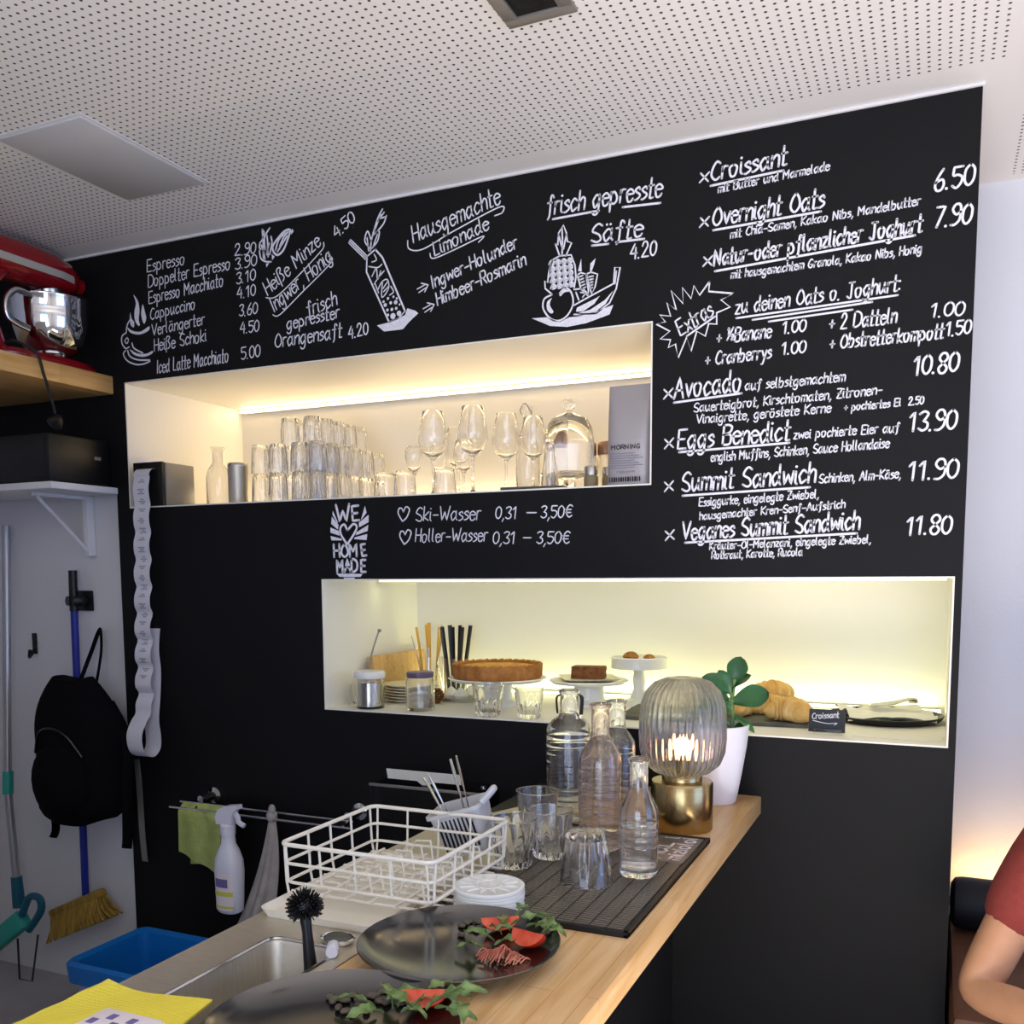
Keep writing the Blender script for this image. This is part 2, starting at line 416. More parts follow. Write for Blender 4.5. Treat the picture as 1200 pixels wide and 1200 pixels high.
def window(name, x0, x1, y0, y1, z0, z1, ax):
    b = MB(); w = .06
    if ax == 'x':
        for a, c in ((x0, x0+w), (x1-w, x1), ((x0+x1)/2-w/2, (x0+x1)/2+w/2)): bx(b, a, c, y0, y1, z0, z1)
        for a, c in ((z0, z0+w), (z1-w, z1)): bx(b, x0, x1, y0, y1, a, c)
    else:
        for a, c in ((y0, y0+w), (y1-w, y1), ((y0+y1)/2-w/2, (y0+y1)/2+w/2)): bx(b, x0, x1, a, c, z0, z1)
        for a, c in ((z0, z0+w), (z1-w, z1)): bx(b, x0, x1, y0, y1, a, c)
    o = struct(name, b, 'black_cabinet', smooth=False)
    g = MB(); bx(g, x0+.005 if ax == 'x' else (x0+x1)/2-.004, x1-.005 if ax == 'x' else (x0+x1)/2+.004, (y0+y1)/2-.004 if ax == 'x' else y0+.005, (y0+y1)/2+.004 if ax == 'x' else y1-.005, z0+.005, z1-.005)
    obj('pane', g, 'acrylic', o, smooth=False)
window('window_1', -1.1, 1.3, -4.43, -4.37, .5, 2.4, 'x')
window('window_2', 3.12, 3.18, -2.4, 0, .6, 2.35, 'y')
struct('shade_partition', bx(MB(), -3.3, -1.5, -1.80, -1.70, 0, 2.0), 'plaster', smooth=False)  # unseen partition, added to keep window light off the alcove
struct('floor', bx(MB(), -3.4, 3.2, -4.45, .72, -.08, 0), 'floor_grey', smooth=False)
struct('ceiling', bx(MB(), -3.4, 3.2, -4.45, .72, ZC, ZC+.08), 'ceiling_perforated', smooth=False)
struct('trim_1', bx(MB(), -3.29, XR+.004, -.007, -.0005, ZC-.007, ZC-.0005), 'white_board', smooth=False)

# ------------------------------------------------------------------ chalk writing on the black wall
GLY = {  # width | strokes; each point is x then y; z y x are below the baseline, a repeated point is a corner
'a': '5|44 25 03 02 10 20 42;45 42 41 50', 'b': '5|08 08 00;03 25 44 42 30 10 01', 'c': '4|44 25 03 02 10 20 41', 'd': '5|44 25 03 02 10 20 42;48 42 41 50',
'e': '4|03 43 44 25 04 02 10 30 41', 'f': '4|47 38 27 20 1y;05 35', 'g': '5|44 25 03 02 10 20 42;45 4x 3z 1z 0y', 'h': '4|08 08 00;03 25 35 44 40', 'i': '1|05 01 10;07 07',
'j': '2|15 1y 0z;17 17', 'k': '4|08 08 00;45 02 02 40', 'l': '2|08 02 01 10', 'm': '6|05 05 00;04 15 25 34 30;33 45 55 64 60', 'n': '4|05 05 00;03 25 35 44 40', 'o': '5|25 04 02 10 30 42 44 25',
'p': '5|05 05 0z;04 25 43 41 20 01', 'r': '3|05 05 00;03 15 35', 's': '3|34 25 04 13 32 31 10 00', 't': '3|18 12 10 30;05 35', 'u': '5|05 02 10 20 43;45 41 50', 'v': '4|05 20 20 45', 'w': '6|05 10 10 34 34 50 50 65',
'x': '4|05 40;45 00', 'y': '4|05 21;45 2x 1z 0z', 'z': '4|05 45 45 00 00 40', 'ß': '5|0y 06 18 38 47 25 25 43 41 20', 'ä': '5|44 25 03 02 10 20 42;45 42 41 50;17 17;37 37', 'ö': '5|25 04 02 10 30 42 44 25;17 17;37 37',
'ü': '5|05 02 10 20 43;45 41 50;17 17;37 37', 'A': '6|00 38 38 60;13 53', 'B': '5|08 08 00;08 38 57 45 04;04 44 52 40 00', 'C': '5|57 38 16 03 11 30 51', 'D': '6|08 08 00;08 38 66 62 30 00',
'E': '5|58 08 08 00 00 50;04 44', 'G': '6|57 38 16 03 11 30 51 53 53 33', 'H': '5|08 08 00;58 58 50;04 54', 'I': '2|18 18 10', 'J': '5|18 58 58;38 31 20 01', 'K': '5|08 08 00;58 04 04 50', 'L': '4|08 08 00 00 40',
'M': '7|00 08 08 33 33 68 68 60', 'N': '6|00 08 08 50 50 58', 'O': '6|38 16 03 11 30 51 63 56 38', 'P': '5|08 08 00;08 48 56 44 04', 'R': '5|08 08 00;08 48 56 44 04;24 24 50', 'S': '5|57 38 17 05 24 43 51 30 01',
'T': '6|08 08 68;38 38 30', 'V': '6|08 30 30 68', 'W': '8|08 20 20 45 45 60 60 88', 'Z': '5|08 58 58 00 00 50;14 44', '0': '4|28 06 02 20 42 46 28', '1': '3|06 28 28 20', '2': '5|06 18 38 46 34 00 00 50', '3': '4|07 28 47 35 24 24 43 41 20 01',
'4': '5|38 03 03 53;46 40', '5': '4|48 48 08 08 05 25 44 42 20 01', '6': '4|38 15 02 10 30 42 34 03', '7': '4|08 48 48 10', '8': '4|24 06 18 38 46 24 02 10 30 42 24', '9': '4|45 24 06 18 38 46 42 20 00',
'.': '1|00 00', ',': '1|10 0y', '-': '4|03 43', '–': '6|03 63', ':': '1|01 01;05 05', '+': '4|03 43;25 21', '½': '6|07 18 14;01 58;43 54 63 41 61', '€': '5|57 38 16 12 30 51;05 45;03 43', ' ': '3|', 'Q': '6|38 16 03 11 30 51 63 56 38'}
YV = {'z': -3, 'y': -2, 'x': -1}
class Ink:                                             # flat chalk strokes, each a ribbon with round ends
    def __init__(s): s.v = []; s.f = []
    def ribbon(s, p2, w, cl=False):
        P = [np.array(p, float) for p in p2]
        P = [P[0]]+[q for a, q in zip(P, P[1:]) if np.hypot(*(q-a)) > 1e-6]
        if len(P) == 1: s.disc(P[0], w*.62); return
        o = len(s.v); n = len(P)
        for i in range(n):
            if cl: t = P[(i+1) % n]-P[i-1]
            else: t = P[min(i+1, n-1)]-P[max(i-1, 0)]
            t = t/(np.hypot(*t)+1e-9); q = np.array((-t[1], t[0]))*w/2
            s.v += [tuple(P[i]+q), tuple(P[i]-q)]
        for i in range(n if cl else n-1):
            j = (i+1) % n; s.f.append((o+2*i, o+2*i+1, o+2*j+1, o+2*j))
        if not cl: s.disc(P[0], w/2); s.disc(P[-1], w/2)
    def disc(s, c, r, k=8):
        o = len(s.v); s.v += [(c[0]+r*math.cos(2*PI*i/k), c[1]+r*math.sin(2*PI*i/k)) for i in range(k)]; s.f.append(tuple(range(o, o+k)))
    def poly(s, p2):
        o = len(s.v); s.v += [tuple(p) for p in p2]; s.f.append(tuple(range(o, o+len(p2))))
    def text(s, txt, a, b, h, w, slant=0.10, n=4):     # baseline from a to b (2-D), cap height h
        a, b = np.array(a, float), np.array(b, float); L = np.hypot(*(b-a)); ex = (b-a)/L; ey = np.array((-ex[1], ex[0]))
        tot = sum(int(GLY[c].split('|')[0])+1.5 for c in txt)-1.5
        k = L/tot; x = 0.0
        for c in txt:
            wd, st = GLY[c].split('|'); jy = rnd.uniform(-.03, .03)*h
            for s_ in [q for q in st.split(';') if q]:
                pts = [(int(p[0]), YV[p[1]] if p[1] in YV else int(p[1])) for p in s_.split()]
                if len(pts) > 2: pts = spl(pts, n)
                s.ribbon([a+ex*((x+px)*k+slant*py*h/8)+ey*(py*h/8+jy) for px, py in pts], w)
            x += int(wd)+1.5
    def place(s, name, mt, parent, fn, label=None):
        me = bpy.data.meshes.new(name); me.from_pydata([fn(*p) for p in s.v], [], s.f); me.materials.append(M[mt])
        o = bpy.data.objects.new(name, me); COL.objects.link(o); o.parent = parent
        if label: o['label'] = label
        return o
def wp(x, y): p = onwall(x, y); return (p[0], p[2])    # wall coordinates (x, z) of a photo pixel
PX = 0.0021
def write(ink, txt, x0, y0, x1, y1, cap, w=2.4, slant=.1):
    a, b_ = wp(x0, y0), wp(x1, y1); c = wp(x0, y0-cap); ink.text(txt, a, b_, c[1]-a[1], w*PX*.86, slant)
def line(ink, pts, w=2.6, smooth=True, cl=False):
    q = [wp(*p) for p in pts]
    if smooth and len(q) > 2: q = spl(q, 6, cl)
    elif cl: q = q+[q[0]]
    ink.ribbon(q, w*PX, cl and smooth)
def fill(ink, pts, smooth=False):
    q = [wp(*p) for p in pts]; ink.poly(spl(q, 4, True) if smooth else q)
onboard = lambda x, z: (x, -0.0012, z)
def sub(z, pts): return [(z[0]+x/z[2], z[1]+y/z[2]) for x, y in pts]     # crop pixels -> photo pixels

I = Ink()
for r in (("Espresso", 172.7, 318.7, 216.7, 309.5, 14), ("Doppelter Espresso", 174, 336.5, 270, 315, 14), ("Espresso Macchiato", 174.8, 356, 262, 335, 14), ("Cappuccino", 176.7, 374.7, 229, 362, 13),
          ("Verlängerter", 178.3, 393.3, 239.9, 380, 13), ("Heiße Schoki", 181.2, 412, 242, 399.5, 14), ("Iced Latte Macchiato", 184, 437.3, 268, 424, 15), ("2.90", 275.3, 300, 299.3, 296.5, 13), ("3.90", 276, 316, 300.7, 310.7, 13),
          ("3.10", 277.5, 332.8, 299.3, 328, 13), ("4.10", 278, 350.7, 299.3, 346, 13), ("3.60", 280.7, 370.7, 301.5, 367.5, 13), ("4.50", 281.5, 391.5, 303.3, 388, 13), ("5.00", 283.3, 421.3, 304.7, 417.3, 14)):
    write(I, *r, w=2.0)
I.place('chalk_lettering', 'chalk', wall_back, onboard, 'chalk coffee list with prices')
I = Ink()
for r in (("Heiße Minze,", 314, 346, 379.3, 284, 17), ("Ingwer, Honig", 321, 366, 390, 304, 17), ("4.50", 394, 280, 416.7, 258.7, 14)): write(I, *r, w=2.2)
for r in (("frisch", 360.7, 370.7, 395.3, 357.3, 17), ("gepresster", 336.7, 386, 398, 372, 14), ("Orangensaft", 322.5, 408, 400.7, 394.7, 16), ("4.20", 408.7, 397.3, 431.3, 391.5, 14)): write(I, *r, w=2.2)
line(I, [(312, 349), (325, 347), (352, 321), (376, 295), (379, 290)], 1.6); line(I, [(320, 369), (328, 369), (352, 345), (388, 308), (385, 300)], 1.6)
I.place('chalk_lettering', 'chalk', wall_back, onboard, 'chalk lines for hot mint, ginger, honey and orange juice')
I = Ink()
for r in (("Hausgemachte", 485, 285, 586.7, 238.3, 20), ("Limonade", 510, 300, 573.3, 268.3, 16), ("Ingwer-Holunder", 506.7, 338.3, 606.7, 290, 15), ("Himbeer-Rosmarin", 513.3, 358.3, 616.7, 310, 15)): write(I, *r, w=2.3)
line(I, [(478, 282), (480, 292), (496, 292), (530, 272), (585, 243), (589, 249), (580, 253)], 1.7); line(I, [(504, 297), (508, 303), (530, 294), (566, 277), (561, 284)], 1.6)
for x, y in ((489, 341), (496, 364)):
    line(I, [(x, y-2), (x+9, y-7)], 1.6); line(I, [(x+2, y+2), (x+11, y-4)], 1.6); line(I, [(x+5, y-9), (x+13, y-7), (x+13, y-7), (x+9, y+1)], 1.8)
I.place('chalk_lettering', 'chalk', wall_back, onboard, 'chalk lines for home-made lemonade')
I = Ink()
for r in (("frisch gepresste", 641, 252, 775, 230, 22), ("Säfte", 693, 284, 752, 277, 21)): write(I, *r, w=2.8)
write(I, "4.20", 738.3, 304, 768.3, 299, 17, w=2.4)
line(I, [(648, 257), (702, 247)]); line(I, [(730, 243), (774, 238)]); line(I, [(694, 288), (713, 286)]); line(I, [(722, 284), (755, 280)])
I.place('chalk_lettering', 'chalk', wall_back, onboard, 'chalk heading for fresh juices')
I = Ink()
for r in (("Croissant", 833.3, 212, 921.7, 193, 21), ("Overnight Oats", 835, 265, 965, 243, 21), ("Natur-oder pflanzlicher Joghurt", 836.7, 312, 1080, 271, 18), ("Avocado", 790, 467, 868.3, 457.5, 24),
          ("Eggs Benedict", 794.3, 526, 925, 515, 22), ("Summit Sandwich", 799.3, 576, 955, 565, 22), ("Veganes Summit Sandwich", 799.3, 632.5, 1006.7, 619.5, 20)): write(I, *r, w=2.9)
for a in (((833, 218), (918, 200)), ((836, 270), (962, 248)), ((838, 318), (1072, 276)), ((790, 472), (869, 461)), ((796, 530), (925, 519)), ((800, 581), (949, 571)), ((803, 636), (1004, 625))): line(I, a, 2.6)
for x, y in ((820, 214), (820, 266), (824, 312), (778, 467), (779, 526), (779, 576), (780, 633)): write(I, "x", x, y, x+10, y-1.5, 17, w=2.4)
for r in (("6.50", 1095, 224, 1140, 216.7, 24), ("7.90", 1095, 266.7, 1136.7, 261.7, 23), ("10.80", 1070, 440, 1121.7, 435, 22), ("13.90", 1065, 506, 1119.3, 501.7, 22), ("11.90", 1064, 562.7, 1121, 559.3, 22), ("11.80", 1061.7, 626.7, 1113.3, 625, 21)): write(I, *r, w=2.9)
I.place('chalk_lettering', 'chalk', wall_back, onboard, 'underlined chalk dish names with prices')
I = Ink()
for r in (("mit Butter und Marmelade", 841.7, 226, 971.7, 199, 12), ("mit Chia-Samen, Kakao Nibs, Mandelbutter", 856, 279.3, 1078.3, 240, 12), ("mit hausgemachtem Granola, Kakao Nibs, Honig", 856.7, 326.7, 1080, 296, 12),
          ("auf selbstgemachtem", 873.3, 457.3, 990, 446.7, 14), ("Sauerteigbrot, Kirschtomaten, Zitronen-", 813.3, 483, 1033.3, 461.7, 13), ("Vinaigrette, geröstete Kerne", 816, 496.7, 973.3, 482.7, 13), ("+ pochiertes Ei  2.50", 989.3, 481.7, 1081.7, 473.3, 11),
          ("zwei pochierte Eier auf", 930, 514.3, 1053.3, 506, 13), ("english Muffins, Schinken, Sauce Hollandaise", 833.3, 541, 1041.7, 524.3, 13), ("Schinken, Alm-Käse,", 960, 566, 1055, 560, 13), ("Essiggurke, eingelegte Zwiebel,", 819.3, 593.3, 959, 583.3, 12),
          ("hausgemachter Kren-Senf-Aufstrich", 820, 609, 990, 595, 11), ("Kräuter-Öl-Melanzani, eingelegte Zwiebel,".replace('Ö', 'O'), 831.7, 644, 1020, 636, 11), ("Rotkraut, Karotte, Rucola", 834, 655, 940, 650.7, 11)): write(I, *r[:5], r[5]*.80, w=1.8)
I.place('chalk_lettering', 'chalk', wall_back, onboard, 'small chalk descriptions of the dishes')
I = Ink()
for r in (("zu deinen Oats o. Joghurt:", 861.7, 368, 1055, 340.7, 17), ("+ ½Banane", 840, 402.7, 903.3, 395, 16), ("1.00", 916.7, 391, 943.3, 388.3, 14), ("+ Cranberrys", 826.7, 428.3, 903.3, 419.3, 15), ("1.00", 916, 415.7, 943.3, 412.7, 14),
          ("+ 2 Datteln", 971.7, 386.7, 1050, 378.3, 17), ("1.00", 1090, 371.7, 1128.3, 369.3, 16), ("+ Obstretterkompott", 972.3, 409.3, 1105, 396, 16), ("1.50", 1108.3, 394, 1136.7, 390.7, 16), ("Extras", 798, 394, 836.7, 369, 19)): write(I, *r, w=2.3)
for a in (((863, 373), (1052, 346)), ((882, 375), (1022, 354)), ((901, 377), (999, 363)), ((805, 394), (838, 371))): line(I, a, 2.2)
burst = sub((760, 320, 3), [(215, 30), (212, 65), (298, 72), (255, 95), (287, 120), (240, 140), (240, 180), (212, 178), (200, 222), (170, 205), (150, 275), (135, 225), (105, 298), (95, 250), (70, 262), (78, 235), (42, 232), (75, 205), (28, 180), (60, 172), (40, 148), (78, 152), (65, 105), (98, 130), (80, 62), (122, 108), (120, 52), (150, 90), (160, 45), (180, 78)])
line(I, burst, 2.2, smooth=False, cl=True)
I.place('chalk_lettering', 'chalk', wall_back, onboard, 'chalk list of extras with a jagged star')
I = Ink()
for r in (("Ski-Wasser", 487.5, 610.5, 563, 609, 16), ("0,31", 581, 608, 605, 607.5, 14), ("–", 617, 606, 628, 606, 14), ("3,50€", 634, 607, 670, 606, 14), ("Holler-Wasser", 487, 635, 571, 634, 15), ("0,31", 578, 637, 603, 637, 14), ("–", 613, 635, 622, 635, 14), ("3,50€", 629, 637, 667, 637, 14)): write(I, *r, w=1.9)
for x, y in ((473, 602), (475, 629)):
    line(I, [(x, y-2), (x+3, y-8), (x+7, y-5), (x+4, y+4), (x-1, y+9), (x-1, y+9), (x-6, y), (x-5, y-6), (x-2, y-6), (x, y-2)], 1.9)
I.place('chalk_lettering', 'chalk', wall_back, onboard, 'chalk lines for two flavoured waters with hearts')

I = Ink()                                              # logo with rays, heart and block letters
z = (380, 585, 12.63)
def blk(txt, x0, y0, x1, y1, cap, w): write(I, txt, *sub(z, [(x0, y0), (x1, y1)])[0], *sub(z, [(x0, y0), (x1, y1)])[1], cap/12.63, w=w, slant=0)
blk('W', 185, 330, 380, 318, 245, 4.2); blk('E', 425, 315, 520, 305, 215, 4.0); blk('HOM', 150, 855, 500, 840, 185, 3.9); blk('E', 565, 840, 625, 830, 170, 4.0); blk('MAD', 195, 1075, 490, 1070, 180, 3.9); blk('E', 550, 1070, 615, 1070, 175, 4.0)
line(I, sub(z, [(345, 465), (300, 375), (245, 420), (250, 520), (342, 670), (342, 670), (440, 520), (485, 410), (430, 370), (345, 465)]), 3.2)
for q in ([(130, 170), (205, 340), (195, 355), (125, 230)], [(115, 260), (215, 380), (205, 450), (105, 365)], [(95, 420), (220, 470), (230, 540), (95, 495)], [(95, 545), (260, 585), (265, 610), (110, 610)], [(605, 100), (630, 200), (545, 310)],
          [(660, 230), (660, 340), (520, 415), (515, 350)], [(655, 380), (645, 470), (470, 535), (480, 490)], [(640, 515), (630, 605), (445, 590), (455, 565)], [(180, 1100), (570, 1105), (540, 1150), (230, 1150)], [(290, 1160), (455, 1160), (450, 1180), (295, 1180)]): fill(I, sub(z, q))
I.place('chalk_drawing', 'chalk', wall_back, onboard, 'chalk emblem with a heart between rays')
I = Ink(); z = (140, 340, 12)                          # steaming cup
for q in ([(200, 65), (265, 160), (285, 290), (275, 410), (290, 490), (265, 500), (220, 420), (215, 300), (235, 180)], [(330, 200), (365, 320), (380, 400), (350, 475), (320, 400), (310, 320)], [(155, 315), (175, 400), (210, 450), (205, 525), (160, 490), (150, 400)],
          [(110, 520), (180, 570), (300, 585), (420, 510), (410, 570), (290, 625), (160, 600)], [(150, 830), (250, 890), (380, 895), (465, 855), (460, 895), (340, 940), (210, 910)]): fill(I, sub(z, q), True)
for q, w in (([(150, 420), (110, 500), (100, 600)], 2), ([(100, 600), (40, 650), (40, 750), (90, 820), (140, 800)], 2.2), ([(100, 680), (80, 720), (110, 750), (130, 700), (110, 670)], 2), ([(180, 745), (210, 820), (330, 885)], 2.4), ([(120, 850), (150, 930), (260, 980), (430, 985)], 2.4), ([(90, 850), (60, 900), (110, 990), (230, 1045), (340, 1040), (435, 1000)], 2.2)): line(I, sub(z, q), w)
I.place('chalk_drawing', 'chalk', wall_back, onboard, 'chalk drawing of a steaming cup')
I = Ink(); z = (300, 255, 18.47)                       # mint and ginger
for q in ([(140, 260), (180, 330), (140, 480), (90, 560), (80, 650), (110, 690)], [(300, 230), (200, 400), (190, 560), (200, 700)], [(330, 410), (350, 560), (300, 800)], [(80, 720), (110, 880), (200, 950), (330, 960)], [(240, 380), (260, 600), (240, 800)], [(120, 600), (170, 750), (200, 900)], [(290, 560), (260, 700), (270, 850)], [(140, 280), (160, 500), (160, 700), (170, 900)]): line(I, sub(z, q), 2.4)
for q in ([(370, 620), (480, 450), (620, 300), (740, 270), (700, 450), (600, 700), (480, 810), (390, 750)],): line(I, sub(z, q), 3.0, cl=True)
for q in ([(430, 700), (500, 480), (640, 330)], [(470, 740), (580, 560), (680, 400)], [(520, 620), (610, 420), (700, 310)]): line(I, sub(z, q), 2.6)
for q in ([(790, 240), (820, 300), (770, 370), (755, 300)], [(345, 790), (410, 850), (355, 925)], [(220, 1000), (290, 980), (235, 1080)]): fill(I, sub(z, q))
I.place('chalk_drawing', 'chalk', wall_back, onboard, 'chalk drawing of mint leaves and ginger')
I = Ink(); z = (400, 240, 7.74)                        # bottle with straw
for q, w in (([(310, 405), (375, 480), (580, 965)], 2.6), ([(310, 405), (235, 470), (230, 610), (435, 1065)], 2.4), ([(435, 1065), (520, 1030), (580, 965)], 1.6)): line(I, sub(z, q), w, smooth=False)
for q in ([(85, 315), (240, 470)], [(68, 345), (222, 498)], [(85, 315), (68, 345)], [(78, 330), (230, 484)]): line(I, sub(z, q), 1.6)
for q in ([(265, 420), (280, 300), (330, 130), (375, 40)], [(290, 280), (380, 180), (410, 100)], [(265, 400), (215, 330), (240, 240), (275, 330)], [(275, 400), (330, 330), (345, 240), (300, 260)], [(340, 130), (400, 110)], [(300, 240), (360, 90)], [(250, 420), (235, 300)], [(290, 380), (330, 270)], [(330, 150), (390, 70)]): line(I, sub(z, q), 2.0)
for q in ([(300, 450), (320, 500), (280, 520)], [(250, 560), (330, 570), (370, 540)], [(280, 650), (320, 580), (330, 680), (360, 600)], [(300, 720), (340, 660), (390, 600)], [(330, 780), (370, 700), (420, 680), (430, 760), (370, 840), (375, 700)], [(380, 760), (420, 700)], [(385, 790), (430, 740)], [(340, 800), (310, 720)], [(450, 740), (475, 790), (440, 820)]): line(I, sub(z, q), 1.7)
for x, y, r in ((400, 910, 20), (450, 890, 17), (495, 885, 22), (420, 955, 16), (460, 950, 17), (500, 940, 16), (470, 1010, 32), (525, 985, 28), (425, 850, 15), (475, 835, 13), (505, 850, 12), (425, 1000, 15), (385, 880, 14), (530, 905, 12)): I.disc(wp(*sub(z, [(x, y)])[0]), r/7.74*PX, 10)
for q in ([(325, 1095), (420, 1070), (580, 1000), (600, 940), (670, 960), (700, 985), (620, 1060), (560, 1130), (390, 1150)],): fill(I, sub(z, q))
I.place('chalk_drawing', 'chalk', wall_back, onboard, 'chalk drawing of a lemonade bottle')
I = Ink(); z = (620, 255, 8.89)                        # fruit
for q in ([(240, 805), (160, 850), (150, 950), (220, 1050), (310, 1075), (400, 1020), (460, 900), (440, 780), (380, 735), (320, 790)],): line(I, sub(z, q), 2.2)
for q in ([(240, 840), (190, 880), (190, 960), (230, 1000), (255, 980), (220, 920), (225, 870)], [(320, 800), (370, 750), (430, 770), (370, 780), (330, 820)]): fill(I, sub(z, q), True)
for q in ([(240, 800), (170, 740), (165, 660), (195, 680), (210, 550), (250, 440), (320, 400), (440, 390), (480, 500), (490, 620), (470, 740)], [(320, 400), (275, 270), (300, 290), (310, 160), (360, 80), (390, 160), (400, 250), (445, 265), (385, 400)], [(345, 110), (350, 250), (345, 390)], [(310, 180), (340, 300)], [(390, 180), (360, 330)]): line(I, sub(z, q), 2.0, smooth=False)
for i in range(4):
    for j in range(5):
        x, y = 230+i*62+j*4, 470+j*62+i*(-8)
        if y < 740: line(I, sub(z, [(x-20, y+20), (x, y-18), (x+26, y-14), (x+30, y+16), (x, y+28)]), 2.2); I.disc(wp(*sub(z, [(x+5, y+4)])[0]), 2.0*PX)
for q in ([(510, 560), (545, 430), (550, 560)], [(635, 560), (640, 480), (695, 425), (680, 490), (650, 570)], [(490, 980), (500, 940), (700, 840), (740, 815), (680, 900), (560, 980)], [(490, 1005), (640, 960), (790, 860), (880, 760), (800, 900), (680, 990), (560, 1015)], [(690, 980), (880, 910), (840, 1010), (600, 1100), (400, 1140), (220, 1130), (30, 1050), (190, 1040), (320, 1090), (420, 1040), (520, 1030)]): fill(I, sub(z, q))
for q in ([(505, 600), (540, 575), (595, 590), (620, 760), (620, 820), (540, 740), (505, 600)], [(595, 590), (650, 570), (715, 590), (690, 720), (655, 800), (620, 680), (600, 590)], [(460, 920), (620, 830), (880, 690), (895, 520), (950, 520), (910, 740), (840, 890), (700, 1000), (470, 1010)], [(910, 560), (895, 690)], [(470, 750), (560, 740), (620, 800)], [(490, 780), (520, 860)], [(540, 780), (590, 790), (560, 830)]): line(I, sub(z, q), 2.0, smooth=False)
for i in range(5): line(I, sub(z, [(520+i*10, 620+i*30), (560+i*8, 605+i*30)]), 2.0); line(I, sub(z, [(620+i*6, 620+i*30), (670-i*2, 610+i*30)]), 2.0)
I.place('chalk_drawing', 'chalk', wall_back, onboard, 'chalk drawing of pineapple, carrots, apple and banana')

# ------------------------------------------------------------------ ceiling fittings
b = MB(); bx(b, -2.105, -1.83, -.705, -.298, -.006, -.0005, .002)
o = thing('ceiling_panel', 'flat square grey panel set in the perforated ceiling above the red mixer', 'ceiling panel', (0, 0, ZC))
obj('cover', b, 'panel_grey', o); b = MB(); bx(b, -2.115, -1.82, -.715, -.288, -.002, -.0004); obj('surround', b, 'white_board', o)
o = thing('ceiling_spotlight', 'square recessed spotlight with grey frame and dark opening in the ceiling', 'ceiling light', (-.722, -.70, ZC))
b = MB(); w, h = .07, .08
for x0, x1, y0, y1 in ((-w, w, -h, -h+.026), (-w, w, h-.026, h), (-w, -w+.028, -h+.026, h-.026), (w-.028, w, -h+.026, h-.026)): bx(b, x0, x1, y0, y1, -.008, -.0005, .002)
obj('frame', b, 'frame_grey', o); b = MB(); bx(b, -.042, .042, -.054, .054, -.003, -.0005); b.lathe([(0, -.0035), (.03, -.0035), (.034, -.006), (.036, -.0035)], 24); obj('lamp_opening', b, 'dark_void', o)

# ------------------------------------------------------------------ left corner: shelves and what is on and under them
b = MB(); bx(b, -3.295, -2.5, -.62, -.001, 2.064, 2.122, .003)
solo('wooden_shelf', b, 'shelf_wood', 'thick light wooden shelf carrying the red mixer in the upper corner', 'shelf')
o = thing('wall_shelf', 'thin white wall shelf under the wooden shelf, holding the black box', 'shelf', (-2.9, 0, 1.739))
b = MB(); bx(b, -.395, .4, -.264, -.001, 0, .022, .003); obj('shelf_board', b, 'white_board', o)
b = MB(); bx(b, .235, .255, -.002, .028, -.20, -.001); bx(b, .235, .255, -.20, .0, -.012, -.001); b.tube([(.245, -.19, -.012), (.245, .01, -.19)], .006, 8)
obj('bracket', b, 'white_board', o)
o = thing('black_box', 'low black equipment box standing on the thin white wall shelf', 'box', (-2.74, -.13, 1.7615))
b = MB(); bx(b, -.24, .215, -.115, .12, .006, .15, .004); obj('casing', b, 'black_plastic', o)
b = MB(); bx(b, -.22, .20, -.118, -.114, .02, .135, .001); obj('front_panel', b, 'black_plastic', o)
for x in (-.18, .16):
    for y in (-.09, .09): obj('foot', MB().lathe([(0, 0), (.012, 0), (.012, .008), (0, .008)], 12, T(x, y, 0)), 'black_rubber', o)
b = MB(); bx(b, .2145, .2165, .06, .085, .085, .095); obj('badge', b, 'frame_grey', o)

# stand mixer, its length along y, head towards the black wall
o = thing('stand_mixer', 'red stand mixer with polished steel bowl on the thick wooden shelf', 'stand mixer', (-2.605, -.20, 2.122))
b = MB(); N = 40
def sup(a, rx, ry, e=0.75): c, s_ = math.cos(a), math.sin(a); return (rx*abs(c)**e*math.copysign(1, c), ry*abs(s_)**e*math.copysign(1, s_))
for k, (z0, z1, s0, s1) in enumerate(((0, .012, .98, 1), (.012, .026, 1, .93))):
    P0 = [sup(2*PI*i/N, .095*s0, .205*s0) for i in range(N)]; P1 = [sup(2*PI*i/N, .095*s1, .205*s1) for i in range(N)]
    vs = [(x, y, z0) for x, y in P0]+[(x, y, z1) for x, y in P1]
    b.add(vs, [tuple(range(N-1, -1, -1)), tuple(range(N, 2*N))]+[(i, (i+1) % N, N+(i+1) % N, N+i) for i in range(N)])
obj('base', b, 'mixer_red', o)
b = MB(); sec = [(-.175, .02, .058, .05), (-.19, .09, .05, .04), (-.195, .16, .046, .04), (-.19, .215, .05, .05), (-.17, .25, .054, .07)]
vs = []; fs = []
for y, z_, rx, ry in sec: vs += [(x, y+q, z_) for x, q in (sup(2*PI*i/24, rx, ry, .8) for i in range(24))]
for j in range(len(sec)-1): fs += [(j*24+i, j*24+(i+1) % 24, (j+1)*24+(i+1) % 24, (j+1)*24+i) for i in range(24)]
fs += [tuple(range(23, -1, -1)), tuple(range(96, 120))]; b.add(vs, fs); obj('column', b, 'mixer_red', o)
b = MB(); hs = [(-.255, .300, .012, .02), (-.25, .300, .045, .042), (-.21, .300, .066, .056), (-.06, .303, .073, .062), (.04, .300, .071, .060), (.10, .295, .063, .052), (.135, .29, .048, .040), (.15, .288, .030, .027)]
vs = []; fs = []
for y, z_, rx, rz in hs: vs += [(x, y, z_+q) for x, q in (sup(2*PI*i/32, rx, rz, .85) for i in range(32))]
for j in range(len(hs)-1): fs += [(j*32+i, j*32+(i+1) % 32, (j+1)*32+(i+1) % 32, (j+1)*32+i) for i in range(32)]
